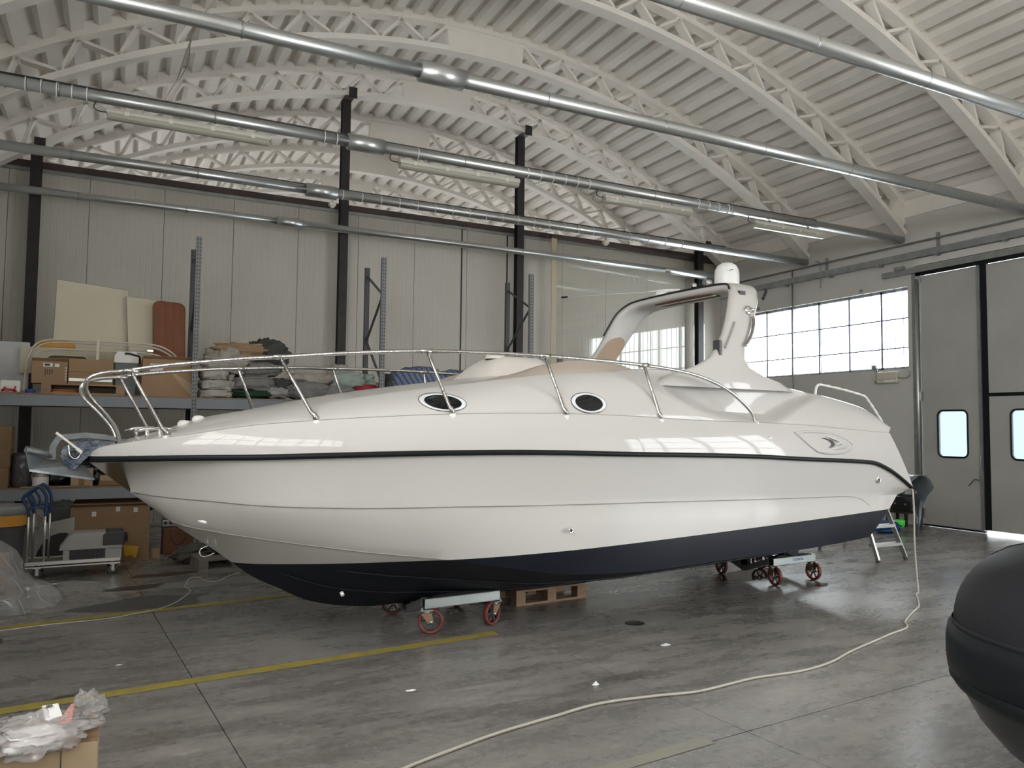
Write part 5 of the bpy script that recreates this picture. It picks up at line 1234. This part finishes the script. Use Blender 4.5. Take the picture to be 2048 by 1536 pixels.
MB().lathe([(.216, .64), (.232, .65), (.236, .73), (.225, .745), (.205, .74), (.20, .66)], n=30).build('bin_rim', M['bin_rim'], bn)
MB().grid([[((.226 + .005 * noise.noise((math.cos(a) * 4, math.sin(a) * 4, z * 30))) * math.cos(a), (.226 + .005 * noise.noise((math.cos(a) * 4, math.sin(a) * 4, z * 30))) * math.sin(a), z) for a in np.linspace(0, 2 * PI, 37)[:-1]] for z in (.53, .56, .60, .64, .66)], closed=True).build('bin_bag', M['bagorange'], bn)
hw = thing('cable_coil', 'tangled pale cable coil hanging behind the trolley handles', 'cable', (-.80, 10.16, .40))
for k in range(9):
    r1 = .075 + .02 * random.random(); ph = random.random() * 6
    MB().tube([((r1 + .01 * math.sin(3 * a + ph)) * math.cos(a), .03 * math.sin(a + ph), .16 + (r1 + .02 * math.sin(2 * a + ph)) * math.sin(a)) for a in np.linspace(0, 2 * PI, 22)], .0045, 5).build('loop', M['rope'], hw)
MB().bar((0, .03, -.40), (0, .03, .24), .02, .02).build('coil_post', M['galv_dull'], hw)
# platform trolley with blue grips
pt = thing('platform_trolley', 'aluminium platform trolley with blue looped grips, carrying a grey unit', 'trolley', (-.37, 9.74, 0), .03)
for y in (-.16, .20):
    MB().bar((-.47, y, .165), (.42, y, .165), .03, .035).build('side_rail', M['alu'], pt)
    MB().bar((-.47, y, .125), (.42, y, .125), .014, .014).build('lower_rail', M['alu'], pt)
for k in range(5): MB().box(-.46 + k * .176, -.46 + k * .176 + .168, -.145, .185, .155, .17).build('deck_plank', M['wood_grey'], pt)
for x in (-.36, .35):
    for y in (-.13, .17):
        h = holder('caster', pt, (x, y, 0)); mx = Matrix.Translation((0, 0, .05)) @ Matrix.Rotation(PI / 2, 4, 'X')
        MB().lathe([(0, -.014), (.03, -.014), (.048, -.012), (.05, 0), (.048, .012), (.03, .014), (0, .014)], n=20, mtx=mx).build('wheel', M['darkgrey'], h)
        MB().lathe([(0, -.017), (.02, -.016), (.02, .016), (0, .017)], n=14, mtx=mx).build('hub', M['galv'], h)
        MB().box(-.035, .035, -.022, .022, .108, .13).build('fork_top', M['galv'], h)
        for s_ in (-.02, .02): MB().box(-.014, .014, s_ - .002, s_ + .002, .04, .115).build('fork', M['galv'], h)
for (xo, y0) in ((-.455, -.15), (-.425, .17)):
    hd = holder('handle_loop', pt, (xo, y0, 0))
    for x in (0, .15): MB().tube([(x, 0, .10), (x, 0, .50), (x, 0, .70)], .012, 8).build('handle_tube', M['alu'], hd)
    gp = smooth_path([(0, 0, .66), (-.01, 0, .74), (-.05, 0, .82), (-.055, 0, .86), (.0, 0, .92), (.06, 0, .965), (.09, 0, .965), (.13, 0, .91), (.155, 0, .84), (.155, 0, .74), (.15, 0, .66)], 5)
    MB().tube(gp, .016, 8).build('blue_grip', M['navy'], hd)
    MB().tube(smooth_path([(0, 0, .72), (.05, 0, .755), (.10, 0, .755), (.15, 0, .73)], 4), .013, 8).build('grip_bar', M['navy'], hd)
    MB().tube(smooth_path([(.0, 0, .90), (.03, 0, .86), (.05, 0, .80), (.05, 0, .755)], 4), .011, 8).build('grip_spoke', M['navy'], hd)
au = thing('generator_unit', 'warm grey box unit with black end cap, lying on the platform trolley', 'machine', (-.20, 9.74, .172), .03)
MB().prism([(-.30, .12), (.26, .12), (.26, .275), (.08, .285), (-.20, .285), (-.26, .25), (-.31, .17), (-.335, .14)], 'y', -.14, .16).build('casing_top', M['acgrey'], au, bevel=.01)
MB().prism([(.07, .14), (.285, .14), (.285, .27), (.27, .292), (.11, .292), (.07, .26)], 'y', -.146, .166).build('end_cap', M['darkgrey'], au, bevel=.012)
MB().box(.285, .32, -.08, .10, .16, .25).build('end_knob', M['black'], au, bevel=.008)
MB().box(-.30, .26, -.135, .155, 0, .12).build('casing_base', M['acgrey'], au, bevel=.004)
MB().box(-.24, .10, -.1385, -.13, .01, .112).build('grille_recess', M['black'], au)
for k in range(14): MB().box(-.235 + k * .024, -.229 + k * .024, -.142, -.137, .012, .11).build('grille_fin', M['darkgrey'], au)
MB().box(-.335, .265, -.145, .165, .112, .138).build('casing_lip', M['acgrey'], au, bevel=.003)
ap = thing('moulded_arch', 'grey moulded panel with a black arch behind the trolley', 'panel', (-.63, 10.38, 0))
arp = [(.30 * math.cos(a) * .9, .38 * math.sin(a)) for a in np.linspace(0, PI, 14)]
MB().prism([(-.36, 0), (.20, 0), (.20, .55), (-.30, .45), (-.36, .3)], 'y', 0, .03).build('panel_sheet', M['acgrey'], ap)
MB().prism([(x + .08, max(z, .002)) for x, z in arp], 'y', -.012, -.001).build('black_arch', M['black'], ap)
bundle('dark_pack', 'dark pack with a grey flap on top, left of the very large carton', 'bag', (-.60, 10.62, .30), (.34, .30, .42), 'f_dark', seed=50, n=3, fold=.2)
bundle('dark_pack', 'long black pack wedged under the lower shelf beam above the carton', 'bag', (-.02, 11.1, .50), (.95, .3, .22), 'f_black', seed=51, n=3, fold=.15, creases=False)

# ================================================================== UNDER AND AROUND THE CRUISER
pallet('wooden_pallet', 'brown wooden pallet on the floor under the middle of the cruiser', 3.68, 6.86, 0, .80, .80, .09, 'wood', ht=.14)
def cord(name, label, pts, r, m='rope', n=7):
    t = thing(name, label, 'cable', pts[0])
    P = smooth_path(pts, n); o = Vector(pts[0])
    k = int(len(P) * .5)
    MB().tube([p - o for p in P[:k + 1]], r, 7).build('cable_run', M[m], t)
    MB().tube([p - o for p in P[k:]], r, 7).build('cable_run', M[m], t)
    return t
cord('mains_cable', 'long off white cable hanging from the stern and snaking over the floor', [(7.52, 5.50, 1.02), (7.42, 5.38, 1.045), (7.345, 5.31, 1.02), (7.344, 5.30, .8), (7.343, 5.30, .5), (7.344, 5.28, .15), (7.33, 5.26, .02), (7.25, 5.225, .009), (7.0, 5.03, .009), (6.76, 4.85, .009), (6.45, 4.70, .009), (6.12, 4.52, .009), (5.95, 4.38, .009), (5.64, 4.30, .009), (5.3, 4.20, .009), (4.92, 4.09, .009), (4.55, 3.96, .009), (4.2, 3.907, .009), (3.8, 3.93, .009), (3.308, 3.883, .009), (3.0, 3.93, .009), (2.616, 3.965, .009), (2.25, 3.90, .009), (1.884, 3.826, .009), (1.6, 3.74, .009), (1.309, 3.639, .009), (1.0, 3.50, .009), (.6, 3.38, .009)], .009)
cord('thin_cable', 'thin pale cable curling over the floor under the bow and along the yellow line', [(1.25, 9.1, .006), (1.10, 8.95, .006), (.98, 8.72, .006), (.89, 8.70, .006), (.84, 8.88, .006), (.80, 9.02, .006), (.72, 8.98, .006), (.67, 8.75, .006), (.64, 8.54, .006), (.68, 8.35, .006), (.65, 8.20, .006), (.58, 8.0, .006), (.50, 7.81, .006), (.36, 7.62, .006), (.15, 7.50, .006), (-.09, 7.42, .006), (-.45, 7.40, .006), (-.8, 7.34, .006), (-1.2, 7.30, .006)], .005)
# stepladder
ld = thing('step_ladder', 'aluminium stepladder standing under the stern of the cruiser', 'ladder', (8.85, 7.2, 0))
fl = [(-.27, -.50), (.28, -.48)]; bl = [(-.17, .51), (.33, .52)]
for (x, y), tx in zip(fl, (-.17, .19)):
    MB().bar((x, y, 0.02), (tx, 0, 1.22), .025, .055).build('front_stile', M['alu'], ld); MB().bar((x - .003, y, 0), (x + .004, y + .01, .03), .034, .062).build('rubber_foot', M['darkgrey'], ld)
for (x, y), tx in zip(bl, (-.15, .21)): MB().bar((x, y, 0), (tx, .03, 1.2), .022, .04).build('rear_leg', M['alu'], ld)
for k in range(5):
    z = .185 + k * .225; f = z / 1.22; xa = fl[0][0] + (-.17 - fl[0][0]) * f; xb = fl[1][0] + (.19 - fl[1][0]) * f; y = -.49 + .49 * f
    MB().box(xa, xb, y - .04, y + .06, z - .008, z + .03).build('tread', M['alu'], ld)
MB().bar((-.17, .51, .30), (.33, .52, .30), .02, .02).build('rear_bar', M['alu'], ld)
MB().box(-.19, .21, -.06, .10, 1.2, 1.23).build('top_platform', M['darkgrey'], ld)
# tarp over the bathing platform
tpw = thing('draped_tarp', 'slate grey tarp draped over the bathing platform with a hanging pointed tail', 'tarp', (-0.192, 6.10, 0), math.radians(4.3))
rows = []
for i in range(17):
    v = -1.12 + 1.1 * i / 16; tail = .50 * max(0, 1 - abs(v + .90) / .24) + .10
    r_ = [Vector((7.66, v + .02, 1.045)), Vector((7.80, v, 1.10)), Vector((7.95, v, 1.165)), Vector((8.08, v, 1.17)), Vector((8.18, v, 1.12)), Vector((8.235, v, 1.03))]
    for q in range(1, 6):
        t = q / 5; vv = v + (-.90 - v) * t * .8 * (1 if abs(v + .9) < .26 else 0); r_.append(Vector((8.245 + .05 * math.sin(2.6 * t), vv, 1.03 - tail * t)))
    r_ = [p + Vector((.02 * noise.noise((p.y * 9, p.z * 9, 2)), .012 * noise.noise((p.z * 12, p.y * 4, 5)), .02 * noise.noise((p.x * 6, p.y * 8, 7)) if p.z > 1.06 else 0)) for p in r_]
    rows.append(r_)
MB().grid(rows).build('tarp_sheet', M['tarp'], tpw, solid=.004)
MB().tube([rows[i][-1] for i in range(17)], .005, 5).build('hem', M['tarp'], tpw)
# things by the right wall behind the stern
bc = thing('framed_object', 'black plastic framed object with two studs standing by the right wall behind the stern', 'framed object', (12.33, 9.14, 0), .0)  # black framed object, its use not known
MB().prism([(-.20, .26), (.20, .26), (.20, .46), (.17, .50), (-.17, .50), (-.20, .46)], 'x', -.03, .03).build('back_panel', M['black'], bc, bevel=.01)
MB().box(-.16, .16, -.20, .20, .225, .26).build('seat_panel', M['black'], bc, bevel=.008)
for x, y in ((-.13, -.18), (.13, -.18), (-.13, .18), (.13, .18)): MB().box(x - .02, x + .02, y - .02, y + .02, 0, .23).build('leg', M['black'], bc)
for y in (-.10, .10): MB().cyl((-.045, y, .38), (-.03, y, .38), .014, 10).build('stud', M['galv_dull'], bc)
bundle('blue_bag', 'crumpled dark blue plastic sheet on the floor beyond the stepladder', 'plastic sheet', (11.25, 8.62, 0), (.56, .30, .19), 'bluebag', seed=60, n=2.2, fold=.35)
ng = thing('plastic_scoop', 'neon green plastic scoop on the end of the blue sheet', 'scoop', (11.50, 8.56, .06))
MB().lathe([(.0, 0), (.05, .01), (.075, .05), (.08, .13), (.07, .14), (.06, .06), (.0, .03)], n=20).build('scoop_bowl', M['neon'], ng)
MB().tube([(-.06, 0, .11), (-.16, -.02, .13), (-.24, -.02, .13)], .014, 8).build('white_handle', M['white_plastic'], ng)
eb = thing('emergency_light', 'cream emergency light box on the right wall under the window', 'lamp', (XR, 9.63, 2.64))
MB().box(-.07, 0, -.21, .21, -.10, .11).build('lamp_case', M['cream_tube'], eb, bevel=.012); MB().box(-.076, -.068, -.19, .19, -.03, -.022).build('case_joint', M['grey_line'], eb); MB().box(-.078, -.07, -.17, .05, -.08, -.04).build('lens_strip', M['white_plastic'], eb)
MB().tube(smooth_path([(-.03, -.21, 0), (-.03, -.36, -.02), (-.03, -.44, .02), (-.03, -.46, .12)], 4), .008, 6).build('feed_cable', M['galv_dull'], eb)
fdl = thing('flood_light', 'small round floodlight on the window sill above the emergency light box', 'lamp', (XR, 9.86, 2.80))
MB().lathe([(0, .0), (.035, .005), (.055, .06), (.05, .075), (0, .06)], n=18, mtx=Matrix.Translation((-.04, 0, .04)) @ Matrix.Rotation(-PI / 2, 4, 'Y')).build('reflector', M['galv'], fdl); MB().bar((-.03, 0, -.22), (-.03, 0, .04), .02, .02).build('lamp_arm', M['galv_dull'], fdl); MB().box(-.03, 0, -.05, .05, -.26, -.20).build('wall_bracket', M['galv_dull'], fdl)

# ================================================================== INFLATABLE UNDER A COVER, RIGHT FOREGROUND
ri = thing('covered_inflatable', 'dark covered inflatable boat with black rubbing strake, standing at the right edge', 'boat', (4.10, 1.0, 0))
half_w, nose, back = .85, 1.50, -1.7
outl = [(-half_w, y) for y in np.linspace(back, nose - .85, 9)][:-1]
for a in np.linspace(PI, 0, 31):
    ca, sa = math.cos(a), math.sin(a)
    outl.append((half_w * math.copysign(abs(ca) ** .80, ca), nose - .85 + .85 * abs(sa) ** .80))
outl += [(half_w, y) for y in np.linspace(nose - .85, back, 9)][1:]
def ring(f, z, off=0.0, fy=None):
    out = []
    for x, y in outl:
        g = max(0, (y - back) / (nose - back)); k = f if fy is None else fy
        out.append((x * f + math.copysign(off, x) * (abs(x) / half_w), y - (1 - k) * .9 * g + off * max(0, (y - (nose - .85)) / .85), z))
    return out
MB().grid([ring(f, .765 + .40 * math.sqrt(max(0, 1 - f ** 5))) for f in (1.0, .995, .985, .97, .945, .91, .86, .78, .68, .56, .42, .26, .1, .01)]).build('boat_cover', M['rib_cover'], ri)
MB().grid([ring(1, .765, .006), ring(1, .755, .022), ring(1, .70, .030), ring(1, .62, .030), ring(1, .56, .024), ring(1, .545, .0)]).build('rubbing_strake', M['rubber'], ri)
MB().grid([ring(1.0, .765, .006), ring(1.0, .775, .010), ring(1.0, .785, .004)]).build('cover_hem', M['rib_cover'], ri)
MB().grid([ring(1.0, .55, .012), ring(1.0, .53, .02), ring(.985, .49, .01)]).build('lower_strake', M['rubber'], ri)
MB().grid([ring(f, z) for f, z in ((.99, .55), (.965, .46), (.91, .35), (.82, .24), (.64, .16), (.34, .11), (.02, .09))]).build('hull', M['rib_hull'], ri)
for f0 in (8, 20, 24):
    pts = []
    for f in (1.0, .985, .96, .92, .86, .78, .68, .56, .42, .26, .1): p = ring(f, .765 + .40 * math.sqrt(max(0, 1 - f ** 5)) + .002)[f0]; pts.append(p)
    MB().tube(pts, .004, 6).build('cover_seam', M['rib_cover'], ri)
MB().tube([Vector(p) + Vector((0, 0, .003)) for p in ring(.62, .765 + .40 * math.sqrt(1 - .62 ** 5))], .004, 6).build('cover_seam', M['rib_cover'], ri)
for y in (-1.2, .6):
    MB().box(-.45, .45, y - .06, y + .06, 0, .13).build('support_beam', M['wood_grey'], ri)

# ================================================================== LEFT FOREGROUND: carton with bags, polythene
fc = carton('cardboard_box', 'open pale carton with printed lines in the near left corner, heaped with plastic bags', -.62, -.035, 3.70, 4.06, 0, .335, 'card2', tape=False)
fy = -.18
for (a, b) in (((.16, .15), (.16, .335)), ((.02, .085), (.16, .15)), ((-.06, .04), (-.06, .075)), ((-.06, .075), (.02, .085))): MB().bar((a[0], fy - .0015, a[1]), (b[0], fy - .0015, b[1]), .003, .006).build('print_line', M['ink'], fc)
for k, x in enumerate((.118, .098, .075, .055, .038, .02, .0, -.02)):
    MB().bar((x, fy - .0015, .145 - .006 * k), (x, fy - .0015, .195 - .010 * k), .003, .007 if k % 3 == 0 else .003).build('print_stroke', M['ink'], fc)
MB().bar((.098, fy - .0015, .19), (.118, fy - .0015, .195), .003, .004).build('print_stroke', M['ink'], fc)
for x in (-.285, .285): MB().box(x - .004, x + .004, -.18, .18, .335, .337).build('cut_edge', M['card'], fc)
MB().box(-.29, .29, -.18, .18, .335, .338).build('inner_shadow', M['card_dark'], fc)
GB = 'plastic bags on the near carton'
def bag(label, c, s, m, seed, rz=0.0, nred=0):
    t = bundle('plastic_bag', label, 'bag', c, s, m, rz=rz, seed=seed, n=2.0, fold=.30, group=GB, creases=False, crisp=.55, nu=30, nv=56)
    t.children[0].name = 'bag_film'
    return t
g1 = bag('large milky bag with a white slip inside, in the middle of the near carton', (-.25, 3.80, .31), (.36, .34, .12), 'milkbag', 70, .25)
bundle('white_pouch', 'white pouch inside the large milky bag on the near carton', 'pouch', (-.27, 3.74, .325), (.24, .18, .075), 'paper', rz=.25, seed=71, n=2.4, fold=.25)
sl_ = thing('paper_slip', 'white paper slip with a barcode showing through the bag on the near carton', 'paper slip', (-.215, 3.83, .435), .35)
MB().add([(-.03, -.035, -.022), (.032, -.035, -.016), (.035, .036, .018), (-.026, .036, .022)], [(0, 1, 2, 3)]).build('slip', M['paper'], sl_, solid=.002)
for k in range(6): MB().bar((-.012 + k * .004, .018, .017), (-.010 + k * .004, .03, .022), .002, .003).build('barcode', M['ink'], sl_)
rl = thing('red_label', 'small red printed label under the film beside the paper slip', 'label', (-.155, 3.81, .43), -.3)
MB().add([(-.025, -.045, -.03), (.03, -.04, -.03), (.012, .045, .02), (0, .04, .022)], [(0, 1, 2, 3)]).build('label_sheet', mat('red_white_print', (0.34, 0.08, 0.06), 0.6, col2=(.55, .36, .32), scale=90), rl, solid=.002)
bag('twisted clear bag end rising at the right corner of the near carton', (-.075, 3.92, .335), (.13, .15, .13), 'clearbag', 72, .5)
bag('pinkish bag hanging over the left part of the near carton', (-.50, 3.82, .29), (.34, .34, .14), 'milkbag', 73)
bag('clear bag with red print slipping down the front of the near carton', (-.42, 3.64, .12), (.26, .12, .14), 'clearbag', 74)
bag('small clear bag hanging on the front right of the near carton', (-.13, 3.655, .06), (.16, .09, .13), 'clearbag', 75)
rt = thing('red_tag', 'red and white tag in the clear bag on the front of the near carton', 'tag', (-.32, 3.585, .20))
MB().box(-.025, .03, -.002, .002, -.03, .035).build('tag_sheet', M['paper'], rt); MB().box(-.015, .02, -.004, -.002, -.03, .03).build('tag_print', M['red_print'], rt)
# polythene over a carton at the left edge
carton('cardboard_box', 'orange brown carton at the left edge half covered by clear polythene', -1.32, -.925, 8.80, 9.15, 0, .36, 'card', tape=False)
cs = thing('polythene_cover', 'big crumpled sheet of clear polythene on the floor at the left edge', 'plastic sheet', (-1.02, 8.30, 0))
rows = []
for i in range(16):
    z = .60 * i / 15; row = []
    for k in range(52):
        a = 2 * PI * k / 52; r = .56 * (1 - z / .72) ** .85 + .02; d = 1 + .28 * noise.noise((math.cos(a) * 2.2, math.sin(a) * 2.2, z * 5)) + .16 * abs(noise.noise((math.cos(a) * 5, math.sin(a) * 5, z * 4))) - .05
        row.append((r * d * math.cos(a) - .12 * z, .85 * r * d * math.sin(a), z + .004))
    rows.append(row)
MB().grid(rows, closed=True).build('film', M['clearbag'], cs)
for k in (30, 37, 44, 49): MB().tube([rows[i][(k + i // 4) % 52] for i in range(14)], .004, 5).build('film_fold', M['milkbag'], cs)
hs = thing('hose_ring', 'dark hose ring under the polythene at the left edge', 'hose', (-.98, 8.72, .16))
MB().tube([(.0, .02 * math.sin(2 * a), 0) if False else (.10 * math.cos(a), -.03 + .02 * math.sin(a), .12 * math.sin(a)) for a in np.linspace(0, 2 * PI, 25)[:-1]], .014, 8, closed=True).build('hose', M['darkgrey'], hs)
MB().cyl((.095, -.03, -.02), (.105, -.03, .04), .019, 10).build('hose_clip', M['galv_dull'], hs)
he = thing('hose_end', 'short grey hose loop lying on the floor at the left edge', 'hose', (-.80, 7.0, .014))
MB().tube(smooth_path([(-.5, .03, 0), (-.2, .07, 0), (0, .05, 0), (.06, 0, 0), (0, -.05, 0), (-.2, -.05, 0)], 5), .013, 8).build('hose', M['darkgrey'], he)
MB().cyl((-.2, -.05, 0), (-.25, -.05, 0), .016, 8).build('hose_end_cap', M['black'], he)
def scrap(label, x, y, r, m, h=.012, seed=0, cat='scrap'):
    t = tag(MB().grid([[(x + f * r * (1 + .5 * noise.noise((math.cos(a) * 2 + seed, math.sin(a) * 2, seed))) * math.cos(a), y + f * r * .55 * math.sin(a) * (1 + .4 * noise.noise((seed, a, 3))), .002 + h * (1 - f) * (1 + .8 * noise.noise((a, f * 5, seed)))) for a in np.linspace(0, 2 * PI, 15)[:-1]] for f in (1, .7, .4, .02)], closed=True).build('litter_scrap', M[m]), label, cat, 'scraps on the floor')
scrap('thin flat piece of clear polythene on the floor before the trolley', -.40, 9.2, .30, 'clearbag', .03, 1)
scrap('small blue white paper scrap on the open floor near the manhole cover', 3.78, 4.83, .05, 'blue_film_steel' if False else 'styro', .012, 2)
scrap('crumpled white paper scrap on the floor before the long cable', 2.79, 4.28, .028, 'paper', .02, 3)
scrap('narrow white paper strip on the floor in front of the bow dolly', 1.68, 4.68, .035, 'paper', .004, 4)
scrap('dark leaf like scrap on the floor left of the stepladder feet', 8.34, 6.92, .13, 'darkgrey', .02, 5)
scrap('small dark scrap on the floor before the dark leaf like one', 7.95, 6.90, .06, 'darkgrey', .01, 6)
scrap('white paint chip on the floor between the two yellow lines', .05, 6.0, .025, 'paper', .004, 7)

# pale cable slung between two trusses at the left of the roof
p5 = struct(holder('trim_5'))
MB().tube(smooth_path([(.86, 8.7, 6.42), (.66, 9.31, 6.26), (.58, 10.2, 6.27), (.55, 11.0, 6.33), (.54, 11.5, 6.42), (.45, 11.5, 6.22), (.40, 11.52, 6.10)], 5), .012, 6).build('slung_cable', M['cream_tube'], p5)
MB().tube(smooth_path([(.56, 9.31, 6.02), (.60, 10.3, 6.16), (.56, 11.45, 6.40)], 5), .006, 6).build('slung_cable', M['galv_dull'], p5)
